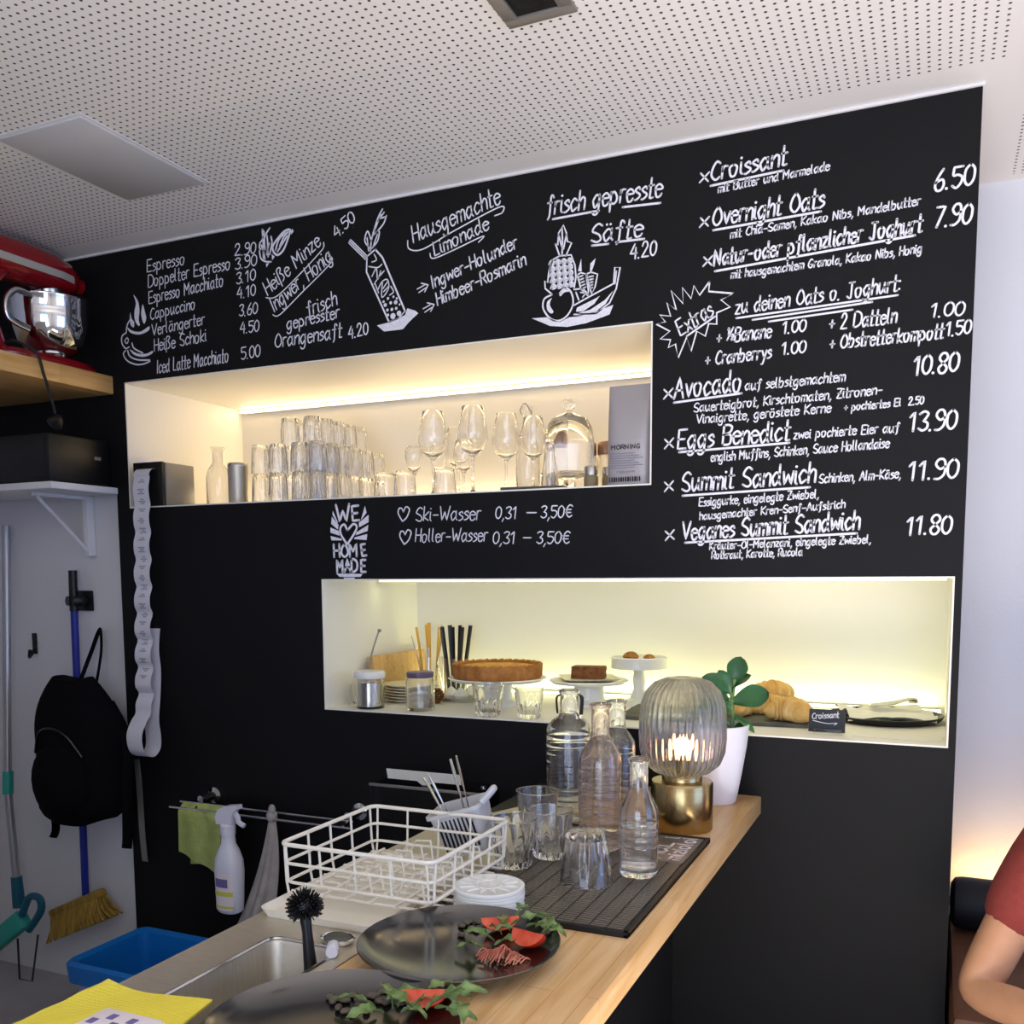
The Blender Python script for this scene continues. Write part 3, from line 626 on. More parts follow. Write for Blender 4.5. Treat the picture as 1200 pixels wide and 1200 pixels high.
fs += [tuple(range(31, -1, -1)), tuple(range(32*7, 32*8))]; b.add(vs, fs); hd = obj('head', b, 'mixer_red', o)
obj('attachment_hub', MB().lathe([(0, 0), (.026, 0), (.026, .028), (.022, .032), (0, .032)], 24, T(0, .148, .29) @ RXm(-PI/2)), 'mixer_red', hd)
obj('hub_cap', MB().lathe([(0, .032), (.02, .032), (.018, .037), (0, .038)], 24, T(0, .148, .29) @ RXm(-PI/2)), 'chrome', hd)
def band(u, v): y = -.20+.30*u; return (.0735*(1-.012*abs(u-.4)) if u < .8 else .0735-.013*((u-.8)/.2)**1.3, y, .272+.022*v)
for s_ in (-1, 1): obj('trim_band', MB().grid(band, 20, 2, .002, Matrix.Diagonal((s_, 1, 1, 1))), 'trim_silver', hd)
b = MB(); b.lathe([(0, .225), (.036, .225), (.042, .235), (.042, .25), (0, .252)], 28, T(0, .055, 0)); obj('planetary_ring', b, 'steel', hd)
obj('beater_shaft', MB().lathe([(0, .12), (.007, .12), (.007, .228), (0, .228)], 14, T(0, .055, 0)), 'steel', hd)
bw = [(0, .034), (.05, .034), (.054, .040), (.05, .046), (.075, .056), (.098, .085), (.110, .125), (.114, .165), (.115, .205), (.118, .21), (.118, .214), (.112, .213), (.110, .165), (.105, .125), (.094, .09), (.07, .062), (0, .054)]
bo = obj('bowl', MB().lathe(bw, 48, T(0, .055, 0)), 'chrome', o)
obj('bowl_handle', MB().tube(spl([(.103, .01, .20), (.135, -.03, .205), (.15, -.055, .17), (.142, -.05, .12), (.105, .0, .10)], 6), [.006]*25, 8, flat=1.7, X=T(0, .055, 0) @ RZ(-.75) @ T(0, -.055, 0)), 'chrome', bo)
obj('bowl_foot', MB().lathe([(0, .026), (.056, .026), (.056, .034), (0, .034)], 32, T(0, .055, 0)), 'steel', bo)
cd_ = obj('power_cord', MB().tube(spl([(.04, -.16, .03), (.085, -.15, .04), (.112, -.10, .012), (.118, -.08, -.05), (.116, -.055, -.12), (.108, -.04, -.155)], 8), .0045, 8), 'black_plastic', o)
obj('plug', MB().lathe([(0, -.03), (.010, -.028), (.021, -.01), (.023, .004), (.019, .010), (0, .011)], 20, T(.103, -.036, -.175) @ RXm(.5)), 'black_plastic', cd_)

# broom, holder, backpack, mop, bin
o = thing('broom_holder', 'small dark plastic clip on the white wall gripping the blue broom handle', 'broom holder', (-2.715, .03, 1.385))
b = MB(); bx(b, -.048, .048, -.008, -.0005, -.035, .035, .003); obj('back_plate', b, 'black_plastic', o)
for s_ in (-1, 1): obj('jaw', MB().tube([(s_*.026, -.006, .0), (s_*.032, -.03, 0), (s_*.024, -.05, 0), (s_*.016, -.056, 0)], .007, 8, flat=2.4), 'black_plastic', o)
o = thing('broom', 'broom with blue handle and straw bristles hanging upright on the white wall', 'broom', (-2.735, -.008, .30))
obj('handle', MB().tube([(0, -.0, .03), (.006, 0, .5), (.014, 0, 1.06)], .0125, 14), 'navy_pole', o)
obj('grip', MB().tube([(.0138, 0, 1.05), (.016, 0, 1.19)], .0145, 14), 'black_plastic', o)
X = T(0, -.03, 0) @ RYm(-.42)
obj('brush_block', MB().box((0, 0, .02), (.26, .05, .03), .008, X), 'straw', o)
b = MB()
for i in range(22):
    for j in range(4):
        x, y = -.12+i*.0114, -.02+j*.0133; k = 1+abs(x)*.9
        b.tube([(x, y, .008), (x*1.05+rnd.uniform(-.004, .004), y*1.5-.004, -.035), (x*1.14*k+rnd.uniform(-.006, .006), y*1.9-.008, -.072)], [.0062, .0066, .0045], 5, X=X)
obj('bristles', b, 'straw', o)
o = thing('wall_hook', 'small dark hook on the white wall beside the aluminium mop pole', 'hook', (-2.963, .03, 1.21))
obj('hook_plate', MB().box((0, -.004, .02), (.02, .007, .075), .002), 'black_plastic', o)
obj('hook_arm', MB().tube(spl([(0, -.006, .0), (.004, -.03, -.025), (.02, -.045, -.02), (.03, -.05, .0)], 5), .006, 8), 'black_plastic', o)
o = thing('backpack', 'black fabric backpack hanging by its loop against the white wall', 'backpack', (-2.592, -.128, .632))
def pack(u, v):
    a = u*2*PI; t = v
    w = .155*(1-.55*max(0, (t-.62)/.38)**2.0)*(1-.25*max(0, (.12-t)/.12)**2)+.006*math.sin(9*t+3*a); d = .095*(1-.5*max(0, (t-.6)/.4)**1.5)*(1-.3*max(0, (.1-t)/.1)**2)
    x, y = sup(a, w, d, .7)
    return (x+.01*math.sin(t*5), y, .03+t*.47+.01*math.cos(a*2))
b = MB(); b.grid(pack, 36, 22); n0 = 23
b.f += [tuple(i*n0 for i in range(35, -1, -1)), tuple(i*n0+22 for i in range(36))]
obj('pack_body', b, 'black_fabric', o)
obj('front_pocket', MB().ell((0, -.085, .17), (.12, .045, .13)), 'black_fabric', o)
obj('top_loop', MB().tube(spl([(-.02, .03, .48), (-.026, .09, .58), (-.03, .128, .645), (-.018, .128, .648), (.02, .09, .58), (.055, .03, .475)], 6), .009, 8, flat=.5), 'black_fabric', o)
for s_ in (-1, 1): obj('shoulder_strap', MB().tube(spl([(s_*.08, .06, .42), (s_*.16, .05, .3), (s_*.172, .03, .12), (s_*.165, .03, -.02), (s_*.17, .02, -.06)], 6), .02, 8, flat=.35), 'black_fabric', o)
obj('zip', MB().tube(spl([(-.105, -.085, .26), (-.06, -.105, .33), (.0, -.11, .35), (.06, -.105, .33), (.105, -.085, .26)], 6), .004, 6), 'black_gloss', o)
o = thing('mop', 'flat mop with aluminium pole and teal head leaning beside the broom', 'mop', (-2.985, -.09, .10))
obj('pole', MB().tube([(.01, 0, .22), (-.012, .0, .62), (-.065, .095, 1.55)], .014, 14), 'aluminium', o)
obj('collar', MB().tube([(-.012, 0, .60), (-.016, .008, .68)], .018, 14), 'teal_plastic', o)
obj('socket', MB().tube([(.012, -.0, .19), (.006, 0, .30)], [.022, .019], 14), 'dark_teal', o)
h_ = obj('mop_head', MB().box((.02, -.01, .10), (.22, .05, .07), .012, RYm(-.62)), 'teal_plastic', o)
obj('head_loop', MB().tube(spl([(.05, -.02, .17), (.09, -.02, .24), (.14, -.02, .245), (.145, -.02, .20), (.08, -.02, .12)], 6), .013, 8), 'dark_teal', h_)
obj('wire_frame', MB().tube([(.02, -.02, .08), (.07, -.06, -.045), (.12, -.05, -.05), (.10, -.0, .10)], .0035, 8), 'black_plastic', o)
o = thing('storage_bin', 'blue plastic bin with pale lilac body standing on the floor left of the sink', 'bin', (-2.10, -.30, .001))
b = MB(); RR = [(-.225, -.15), (.225, -.15), (.225, .15), (-.225, .15)]
def rrect(hx, hy, r, k=5):
    P = []
    for cx, cy_, a0 in ((hx-r, hy-r, 0), (-hx+r, hy-r, PI/2), (-hx+r, -hy+r, PI), (hx-r, -hy+r, 1.5*PI)):
        P += [(cx+r*math.cos(a0+PI/2*i/k), cy_+r*math.sin(a0+PI/2*i/k)) for i in range(k+1)]
    return P
def loft(b, loops, X=None, cap0=True, cap1=True):
    n = len(loops[0]); vs = [p for L in loops for p in L]; fs = []
    for j in range(len(loops)-1): fs += [(j*n+i, j*n+(i+1) % n, (j+1)*n+(i+1) % n, (j+1)*n+i) for i in range(n)]
    if cap0: fs.append(tuple(range(n-1, -1, -1)))
    if cap1: fs.append(tuple((len(loops)-1)*n+i for i in range(n)))
    return b.add(vs, fs, X)
def rl(hx, hy, r, z_): return [(x, y, z_) for x, y in rrect(hx, hy, r)]
loft(b, [rl(.196, .128, .03, 0), rl(.2085, .1405, .03, .268)], cap1=False); obj('bin_body', b, 'lilac_plastic', o)
b = MB(); loft(b, [rl(.207, .139, .03, .262), rl(.228, .158, .035, .27), rl(.232, .162, .035, .325), rl(.222, .152, .03, .335), rl(.205, .136, .028, .325), rl(.190, .122, .028, .10), rl(.190, .122, .028, .095)], cap0=False); obj('rim', b, 'blue_plastic', o)

# ------------------------------------------------------------------ LED strips
def led(name, x0, x1, y, z_, mt, label, h=.006):
    o = thing('led_strip', label, 'led strip', ((x0+x1)/2, y, z_)); w = (x1-x0)/2
    b = MB(); bx(b, -w, w, 0, .012, -h, h); obj('profile', b, 'aluminium', o)
    b = MB(); bx(b, -w, w, -.003, 0, -h*.75, h*.75); obj('diffuser', b, mt, o)
led('led', -2.44, -.69, .553, 2.086, 'led_warm', 'warm light strip along the top back edge of the upper niche')
led('led', -2.44, -.69, .553, 1.704, 'led_warm', 'warm light strip along the bottom back edge of the upper niche')
led('led', -1.68, .02, .553, 1.072, 'led_green', 'pale light strip along the bottom back edge of the lower niche')
led('led', -1.68, .02, .30, 1.4485, 'led_green', 'pale light strip under the top of the lower niche', .003)

# ------------------------------------------------------------------ receipt printer, paper strip
o = thing('receipt_printer', 'compact grey receipt printer with black front in the upper niche', 'printer', (-2.365, .055, F1))
b = MB(); bx(b, -.06, .064, -.045, .085, .0, .14, .004); obj('housing', b, 'frame_grey', o)
b = MB(); bx(b, -.064, .060, -.058, -.044, .0, .142, .003); obj('front_panel', b, 'black_plastic', o)
b = MB(); bx(b, -.043, .036, -.0595, -.0575, .118, .126); obj('paper_slot', b, 'dark_void', o)
for x in (-.022, .025): obj('status_light', MB().ell((x, -.056, .1425), (.003, .002, .0015)), 'led_blue_dot', o)
P = [(-.004, .12), (-.018, .116), (-.030, .10)]
for k in range(9):
    z0 = .07-k*.088
    P += [(-.026-.0015*k, z0+.02), (-.034-.0025*k, z0-.012), (-.032-.003*k, z0-.045)]
P += [(-.075, -.70), (-.098, -.745), (-.088, -.80), (-.05, -.822), (-.02, -.80), (-.015, -.76), (-.022, -.70), (-.012, -.62), (-.006, -.54), (-.012, -.47), (-.004, -.40)]
P = spl(P, 5); cum = [0]
for a, c in zip(P, P[1:]): cum.append(cum[-1]+math.hypot(c[0]-a[0], c[1]-a[1]))
def strip(u, v):
    s_ = u*cum[-1]; k = max(i for i in range(len(cum)) if cum[i] <= s_+1e-9); k = min(k, len(P)-2); t = (s_-cum[k])/(cum[k+1]-cum[k])
    y = P[k][0]+(P[k+1][0]-P[k][0])*t; z_ = P[k][1]+(P[k+1][1]-P[k][1])*t
    return (-.037+v*.067+(-.012*max(0, -z_)), y, z_)
o = thing('paper_strip', 'long curling white receipt strip hanging down from the receipt printer', 'receipt', (-2.365, .0, F1))
obj('paper', MB().grid(strip, 130, 4, .0004), 'paper', o)
b = MB()
for k in range(22):
    u0 = .035+k*.0215
    for q in range(3 if k % 3 else 2):
        a0, a1 = u0+q*.0045, u0+q*.0045+.003; v0, v1 = (.3, .72) if (k+q) % 2 else (.42, .64)
        b.add([(lambda p: (p[0], p[1]-.0012, p[2]))(strip(a_, v_)) for a_, v_ in ((a0, v0), (a0, v1), (a1, v1), (a1, v0))], [(0, 1, 2, 3)])
obj('print', b, 'paper_print', o, normals=False)
o2 = thing('long_strap', 'narrow grey strap hanging on the black wall below the receipt strip', 'strap', (-2.46, -.012, .70))
obj('strap', MB().grid(lambda u, v: (-.012+v*.024+.02*u, .002*math.sin(u*6), .16-.36*u), 12, 2, .003), 'frame_grey', o2)
obj('strap_clip', MB().box((.0, -.003, .165), (.03, .012, .025), .003), 'black_plastic', o2)

# ------------------------------------------------------------------ upper niche: glassware
def fl(n, amp, z0, z1): return lambda a, r, z_: r*(1+(amp*math.cos(n*a) if z0 < z_ < z1 else 0))
# tall fluted tumbler, modelled upside down as it is stored
tp = [(0, .088), (.022, .088), (.0245, .085), (.027, .06), (.0285, .03), (.030, .006), (.030, .0), (.0283, .0), (.0272, .03), (.0255, .06), (.0235, .076), (0, .078)]
tum_me = MB().lathe(tp, 60, mod=lambda a, r, z_: r*(1+(.055*math.cos(10*a) if .012 < z_ < .086 and r > .0292-.0648*z_ else 0))).mesh('tall_tumbler', 'glass_niche')
def inst(name, me, label, cat, loc, rz=0, group=None, rot=None, scale=None):
    o = bpy.data.objects.new(name, me); COL.objects.link(o); o.location = loc; o.rotation_euler = rot or (0, 0, rz)
    if scale: o.scale = scale
    return tag(o, label, cat, group)
ORD = ['frontmost', 'second', 'third', 'fourth', 'fifth', 'sixth', 'rearmost']
TIER = ['bottom tier', 'second tier', 'top tier']; ROW = ['outermost', 'second', 'third', 'innermost']
for c, (x, tiers) in enumerate(((-1.952, (2, 2, 2, 2, 2, 2)), (-1.885, (2, 3, 3, 3, 3, 3)), (-1.80, (2, 3, 3, 3, 3, 3)), (-1.735, (2, 2, 2, 2, 2, 2)))):
    for j, n in enumerate(tiers):
        for k in range(n):
            inst('tall_tumbler', tum_me, f'upside-down fluted tumbler, {ORD[j]} in {TIER[k]} of the {ROW[c]} row beside the tin', 'tumbler', (x+rnd.uniform(-.001, .001), .05+j*.066+rnd.uniform(-.001, .001), F1+k*.0885), rnd.uniform(0, .6), 'tumblers stacked in the upper niche')
sp_ = [(0, 0), (.026, 0), (.029, .004), (.031, .03), (.034, .07), (.034, .072), (.032, .072), (.029, .03), (.026, .010), (0, .009)]
sm = MB().lathe([(r, .072-z_) for r, z_ in sp_], 32, mod=fl(12, .02, .03, .066)).mesh('short_tumbler', 'glass_niche')
for i, (x, y, w_) in enumerate(((-1.505, .06, 'beside the tall stacks'), (-1.432, .05, 'next to the wine glasses'), (-1.298, .045, 'half in front of the grappa glass'))): inst('short_tumbler', sm, f'short clear tumbler upside down {w_} in the upper niche', 'tumbler', (x, y, F1), group='short tumblers in the upper niche')
def wine(h, rb, rr, name, hb=.45):
    z0 = h*hb
    pr = [(0, 0), (.034, 0), (.034, .002), (.012, .006), (.0042, .014), (.0038, z0*.6), (.004, z0-.008), (.010, z0), (rb*.7, z0+.016), (rb, z0+.045), (rb*.97, z0+.07), (rr, h-.001), (rr-.0006, h), (rr-.0012, h-.001), (rb*.97-.0013, z0+.07), (rb-.0014, z0+.045), (rb*.7-.001, z0+.018), (.006, z0+.005), (0, z0+.004)]
    return MB().lathe(pr, 36).mesh(name, 'glass_niche', ang=60)
wm = wine(.245, .043, .030, 'wine_glass'); wm2 = wine(.205, .038, .029, 'wine_glass'); gm = wine(.16, .027, .017, 'grappa_glass', .5)
for me, x, y, s_, l in ((wm, -1.365, .10, 1.0, 'tall wine glass standing first in the front row of stemware'), (wm, -1.235, .10, 1.02, 'tallest wine glass at the middle of the stemware, largest bowl'), (wm2, -1.37, .27, 1.08, 'wine glass standing behind, between the two tall front glasses'), (wm, -1.175, .20, .98, 'wine glass behind the tallest one, bowl overlapping it'), (wm2, -1.30, .17, .82, 'low wine glass half hidden behind the first tall one'), (wm, -1.055, .12, .86, 'wide wine glass in front of the swing-top bottle')):
    inst('wine_glass', me, l+' in the upper niche', 'wine glass', (x, y, F1), group='wine glasses in the upper niche', scale=(s_, s_, s_))
inst('grappa_glass', gm, 'small slender grappa glass at the edge of the wine glasses', 'grappa glass', (-1.47, .17, F1)); inst('grappa_glass', gm, 'small grappa glass half hidden behind the tall first wine glass', 'grappa glass', (-1.40, .20, F1))
# swing-top bottle
o = thing('swing_top_bottle', 'clear swing-top bottle with wire clasp behind the wine glasses', 'bottle', (-1.135, .27, F1))
obj('bottle_body', MB().lathe([(0, 0), (.033, 0), (.036, .004), (.036, .12), (.03, .16), (.016, .215), (.0135, .25), (.016, .262), (.016, .27), (.012, .27), (.0105, .25), (.013, .215), (.027, .16), (.033, .12), (.033, .008), (0, .006)], 32), 'glass_niche', o)
w_ = obj('wire_clasp', MB().tube(spl([(-.016, -.006, .245), (-.02, -.01, .26), (.0, -.018, .275), (.02, -.014, .24), (.035, -.02, .215), (.045, -.02, .195)], 5), .0018, 6), 'steel', o)
obj('stopper', MB().ell((.048, -.02, .19), (.010, .010, .012)), 'ceramic_white', w_)
# cake dome, jars, round spirit bottle, spice jars, slate, coffee bag, carafe, tin
o = thing('glass_dome', 'clear glass cake dome with round knob on a low plate', 'cake dome', (-.985, .22, F1))
obj('dome', MB().lathe([(.073, .06), (.073, .14), (.068, .185), (.052, .215), (.02, .229), (.007, .232), (.007, .238), (.016, .244), (.0185, .256), (.014, .268), (0, .272), (0, .2305), (.02, .2265), (.05, .2125), (.0655, .184), (.0705, .14), (.0705, .06), (.073, .06)], 40), 'glass_niche', o)
obj('dome_plate', MB().lathe([(0, .0), (.045, .0), (.05, .012), (.02, .02), (.015, .04), (.05, .052), (.085, .055), (.085, .06), (0, .06)], 40), 'glass_niche', o)
for x, y, l in ((-1.005, .40, 'jar with copper band lid standing behind the cake dome, outer one'), (-.925, .42, 'jar with copper band lid behind the cake dome, beside the coffee bag'), (-.80, .42, 'jar with pale printed lid partly hidden behind the coffee bag')):
    o = thing('storage_jar', l, 'jar', (x, y, F1), group='jars behind the cake dome'); obj('jar_body', MB().lathe([(0, 0), (.036, 0), (.04, .005), (.04, .12), (.036, .13), (.034, .13), (.037, .118), (.037, .007), (0, .005)], 28), 'glass_niche', o)
    obj('lid', MB().lathe([(0, .130), (.038, .130), (.0395, .134), (.0395, .165), (.036, .17), (0, .17)], 28), 'copper', o)
o = thing('carafe', 'slim clear glass flask standing in front of the cake dome', 'carafe', (-.985, .07, F1)); obj('flask_body', MB().lathe([(0, 0), (.024, 0), (.026, .004), (.02, .06), (.0145, .1), (.013, .12), (.014, .122), (.012, .122), (.0115, .1), (.017, .06), (.022, .008), (0, .006)], 28), 'glass_niche', o); obj('glass_stopper', MB().lathe([(0, .118), (.01, .118), (.0115, .126), (.014, .13), (.012, .137), (0, .139)], 20), 'glass_niche', o)
for x, y, l in ((-.862, .06, 'spice jar with steel cap beside the coffee bag'), (-.824, .10, 'spice jar with steel cap tucked behind the coffee bag')):
    o = thing('spice_jar', l, 'spice jar', (x, y, F1)); obj('jar_body', MB().lathe([(0, 0), (.017, 0), (.019, .003), (.019, .03), (.016, .034), (0, .034)], 24), 'foam_spice', o); obj('cap', MB().lathe([(0, .034), (.0185, .034), (.0185, .056), (.017, .058), (0, .058)], 24), 'steel', o)
b = MB(); bx(b, -.09, .09, -.06, .06, 0, .010, .002); solo('slate_board', b, 'slate', 'small grey slate board lying in front of the cake dome', 'board', (-1.03, .09, F1), .1)
o = thing('coffee_bag', 'silver-grey coffee bag printed MORNING standing upright at the niche edge', 'coffee bag', (-.75, .055, F1))
def bag(u, v):
    a = u*2*PI; t = v; d = .030*(1-t**2.2)+.0015; w = .0600-.001*t
    x, y = sup(a, w, d, .55); return (x, y+.004*math.sin(7*t)*(1-t), .003+t*.258)
b = MB(); b.grid(bag, 40, 18); b.f += [tuple(i*19 for i in range(39, -1, -1)), tuple(i*19+18 for i in range(40))]; bb = obj('bag_body', b, 'coffee_bag', o)
def bagtext(txts, name, mt, lbl):
    I = Ink()
    for t_, x0, x1, z0, h, w in txts:
        if t_ == '|': I.ribbon([(x0, z0), (x1, z0)], w)
        else: I.text(t_, (x0, z0), (x1, z0), h, w, 0, 3)
    return I.place(name, mt, bb, lambda x, z_: (x, -.0305*(1-(z_/.258)**2.2)-.0028+.004*math.sin(7*z_/.258)*(1-z_/.258), z_), lbl)
bagtext([('MORNING', -.044, .034, .094, .011, .0021)], 'lettering', 'print_dark', 'dark MORNING lettering')
bagtext([('|', -.046, .03+.012*((i*7) % 3-1), .083-i*.0062, 0, .0016) for i in range(7)]+[('reborn', -.028, .02, .032, .008, .0012)]+[('|', -.05+i*.0075, -.05+i*.0075, .012, 0, .004) for i in range(1)], 'small_print', 'print_grey', 'rows of tiny blue-grey print')
I = Ink()
for i in range(14): I.poly([(-.048+i*.0062, .010), (-.048+i*.0062+.0028+(i % 3)*.0008, .010), (-.048+i*.0062+.0028+(i % 3)*.0008, .022), (-.048+i*.0062, .022)])
I.place('barcode', 'print_dark', bb, lambda x, z_: (x, -.0335, z_))
b = MB(); bx(b, -.055, .055, -.0045, .0045, .217, .222, .002); obj('seal_ridge', b, 'coffee_bag', bb)
o = thing('glass_carafe', 'clear glass carafe with flared lip between receipt printer and steel tin', 'carafe', (-2.225, .17, F1))
obj('carafe_body', MB().lathe([(0, 0), (.036, 0), (.04, .006), (.04, .10), (.034, .125), (.017, .15), (.0165, .19), (.024, .20), (.022, .20), (.0145, .19), (.0148, .15), (.031, .125), (.037, .10), (.037, .01), (0, .007)], 32, mod=fl(24, .012, .03, .1)), 'glass_niche', o)
o = thing('steel_tin', 'brushed steel cylinder tin standing beside the stacked tumblers', 'tin', (-2.075, .09, F1))
obj('tin_body', MB().lathe([(0, 0), (.031, 0), (.032, .002), (.032, .122), (0, .122)], 32), 'brushed_steel', o); obj('lid', MB().lathe([(0, .122), (.0325, .122), (.0325, .13), (.031, .132), (0, .132)], 32), 'steel', o)

# ------------------------------------------------------------------ lower niche: cakes, jars, croissants
def at(x, y, Y): return onwall(x, y, Y)
# straight-sided bar tumbler: plain upper half, fluted lower half
gp = [(0, 0), (.031, 0), (.034, .004), (.0365, .03), (.039, .046), (.042, .05), (.0452, .088), (.0462, .0905), (.0458, .0925), (.0440, .0925), (.0432, .089), (.0400, .053), (.0375, .046), (.034, .022), (.030, .014), (0, .012)]
bar_me = MB().lathe(gp, 96, mod=lambda a, r, z_: r*(1+(.05*math.cos(12*a) if .003 < z_ < .047 and r > .0325+.12*z_ else 0))).mesh('bar_tumbler', 'glass_clear', ang=50)
inst('bar_tumbler', bar_me, 'fluted tumbler in front of the big cake stand, nearer the lidded jars', 'tumbler', (-1.166, .045, F2), group='tumblers in front of the big cake')
inst('bar_tumbler', bar_me, 'fluted tumbler in front of the big cake stand, nearer the table lamp', 'tumbler', (-1.04, .05, F2), group='tumblers in front of the big cake', scale=(.92, .92, .92))
o = thing('lidded_jar', 'glass jar with dark filling and white lid near the end wall of the lower niche', 'jar', (-1.572, .06, F2))
obj('jar_body', MB().lathe([(0, 0), (.040, 0), (.044, .004), (.044, .085), (.041, .092), (.039, .092), (.0415, .085), (.0415, .006), (0, .004)], 32), 'glass_niche', o)
obj('filling', MB().lathe([(0, .0065), (.035, .0065), (.035, .078), (0, .078)], 28), 'steel', o)
obj('lid', MB().lathe([(0, .092), (.046, .092), (.0475, .096), (.0475, .108), (.044, .113), (0, .114)], 32), 'ceramic_white', o)
o = thing('lidded_jar', 'empty glass jar with dull metal lid in front of the plates', 'jar', (-1.405, .075, F2))
obj('jar_body', MB().lathe([(0, 0), (.040, 0), (.0435, .006), (.0435, .084), (.038, .098), (.036, .098), (.0408, .083), (.0408, .01), (0, .008)], 32), 'glass_niche', o)
obj('lid', MB().lathe([(0, .099), (.0395, .099), (.041, .102), (.041, .113), (.038, .116), (0, .116)], 32), 'lid_mauve', o)
solo('espresso_glass', MB().lathe([(0, 0), (.022, 0), (.024, .004), (.030, .06), (.0285, .06), (.0225, .008), (0, .007)], 28, mod=fl(10, .03, .004, .04)), 'glass_niche', 'tiny glass standing behind the jar with the white lid', 'glass', (-1.655, .13, F2))
o = thing('wire_stick', 'thin bent wire with a small tip sticking up behind the white-lidded jar', 'wire', (-1.668, .20, F2))
obj('wire', MB().tube(spl([(0, 0, 0), (.0, .0, .09), (.012, .01, .16), (.03, .02, .222)], 6), .0028, 8), 'frame_grey', o); obj('tip', MB().ell((.033, .021, .226), (.007, .006, .006)), 'frame_grey', o)
b = MB(); bx(b, -.011, .011, -.17, .17, 0, .140, .003)
o = solo('cutting_board', b, 'board_wood', 'light wooden board leaning against the end wall of the lower niche', 'cutting board', (-1.655, .385, F2+.003)); o.rotation_euler = (0, -.1, 0)
pl = MB().lathe([(0, 0), (.055, 0), (.06, .003), (.088, .010), (.09, .012), (.087, .0125), (.058, .006), (0, .0045)], 40).mesh('side_plate', 'ceramic_cream')
for i in range(6): inst('side_plate', pl, f"cream side plate, {['lowest', 'second', 'third', 'fourth', 'fifth', 'topmost'][i]} of the small plate stack beside the lidded jars", 'plate', (-1.535, .245, F2+i*.0092), group='stack of cream plates')
def cutlery_jar(loc, label):
    o = thing('cutlery_jar', label, 'jar', loc); obj('jar_body', MB().lathe([(0, 0), (.036, 0), (.039, .005), (.041, .125), (.0415, .127), (.039, .127), (.0365, .008), (0, .006)], 30), 'glass_niche', o); return o
cj1 = (-1.665+.03, .47, F2)
jx1 = at(505, 780, .44)[0]; jx2 = at(534, 780, .42)[0]
cutlery_jar((jx1, .44, F2), 'glass jar holding wooden sticks and pale cutlery beside the wooden board'); cutlery_jar((jx2, .42, F2), 'glass jar holding dark-handled knives behind the big cake')
def stick(name, mt, lbl, cat, x, y, dx, dy, L, r, grp, fl_=.5):
    b = MB(); b.tube([(0, 0, 0), (dx*L*.5, dy*L*.5, L*.5), (dx*L, dy*L, L)], [r*.8, r, r], 8, flat=fl_); return solo(name, b, mt, lbl, cat, (x, y, F2+.009), 0, grp)
WH = ['tallest', 'second', 'third', 'fourth', 'fifth', 'shortest']
for i in range(5): stick('wooden_stick', 'yellow_wood', f'yellow wooden stick in the jar beside the wooden board, {["leaning out most", "next to the most slanted", "in the middle", "upright", "nearest the knives"][i]}', 'stick', jx1-.015+i*.008, .44+.012*((i % 2)*2-1), -.16+i*.075, .02, .218+.008*(i % 3), .0058, 'wooden sticks in a jar')
for i in range(3): stick('teaspoon', 'steel', f'thin metal cutlery in the stick jar, {["bent outwards", "in front of the sticks", "leaning towards the knives"][i]}', 'cutlery', jx1-.01+i*.011, .425, (-.28, .02, .24)[i], -.03, (.19, .15, .185)[i], .003, 'cutlery in the stick jar')
for i in range(6): stick('table_knife', 'black_plastic', f'dark-handled knife in the cutlery jar, {["first", "second", "third", "fourth", "fifth", "last"][i]} counted from the stick jar', 'knife', jx2-.017+i*.007, .42+.01*((i % 2)*2-1), -.13+i*.055, .01, .222+.005*(i % 2), .0092, 'dark knives in a jar', .7)
o = thing('pine_cone', 'small brown cone lying behind the metal-lidded jar', 'cone', (at(512, 806, .22)[0], .22, F2))
b = MB()
for k in range(6):
    for i in range(9):
        a = 2*PI*i/9+k*.35; r = .019*math.sin(PI*(k+.7)/6.6); b.ell((r*math.cos(a), r*math.sin(a), .005+k*.008), (.006, .006, .004), u=8, v=5)
obj('scales', b, 'brown_cake', o)
o = thing('small_dish', 'flat pale dish with white meringue lumps beside the big cake stand', 'dish', (at(542, 818, .34)[0], .34, F2))
obj('dish_body', MB().lathe([(0, 0), (.05, 0), (.055, .006), (.085, .014), (.086, .016), (.052, .010), (0, .008)], 36), 'ceramic_cream', o)
for i, (x, y, l) in enumerate(((-.03, -.02, 'white meringue on the flat dish, nearest the knives'), (.012, -.035, 'white meringue at the front of the flat dish'), (.02, .02, 'white meringue at the back of the flat dish'))):
    solo('meringue', MB().lathe([(0, 0), (.02, 0), (.024, .008), (.017, .02), (.009, .028), (0, .036)], 24, mod=lambda a, r, z_: r*(1+.08*math.cos(7*a+z_*200))), 'ceramic_white', l, 'meringue', (at(542, 818, .34)[0]+x, .34+y, F2+.0105), group='meringues on the flat dish')
def cake_stand(loc, r, h, label, pr=None, lip=.0):
    o = thing('cake_stand', label, 'cake stand', loc)
    obj('pedestal', MB().lathe(pr, 36), 'ceramic_white', o)
    obj('stand_plate', MB().lathe([(0, h-.012), (r*.5, h-.012), (r*.93, h-.008), (r, h+lip), (r-.004, h+lip+.003), (r*.9, h), (0, h)], 56), 'ceramic_white', o); return o
c1 = (at(583, 800, .26)[0], .26); h1 = at(583, 794, .26)[2]-F2
cake_stand((*c1, F2), .153, h1, 'large white cake stand carrying the whole cake', [(0, 0), (.062, 0), (.062, .01), (.046, .02), (.046, h1-.02), (.06, h1-.011), (0, h1-.011)])
o = thing('cake', 'round whole tart with crimped brown crust on the large cake stand', 'cake', (*c1, F2+h1))
RC = .139
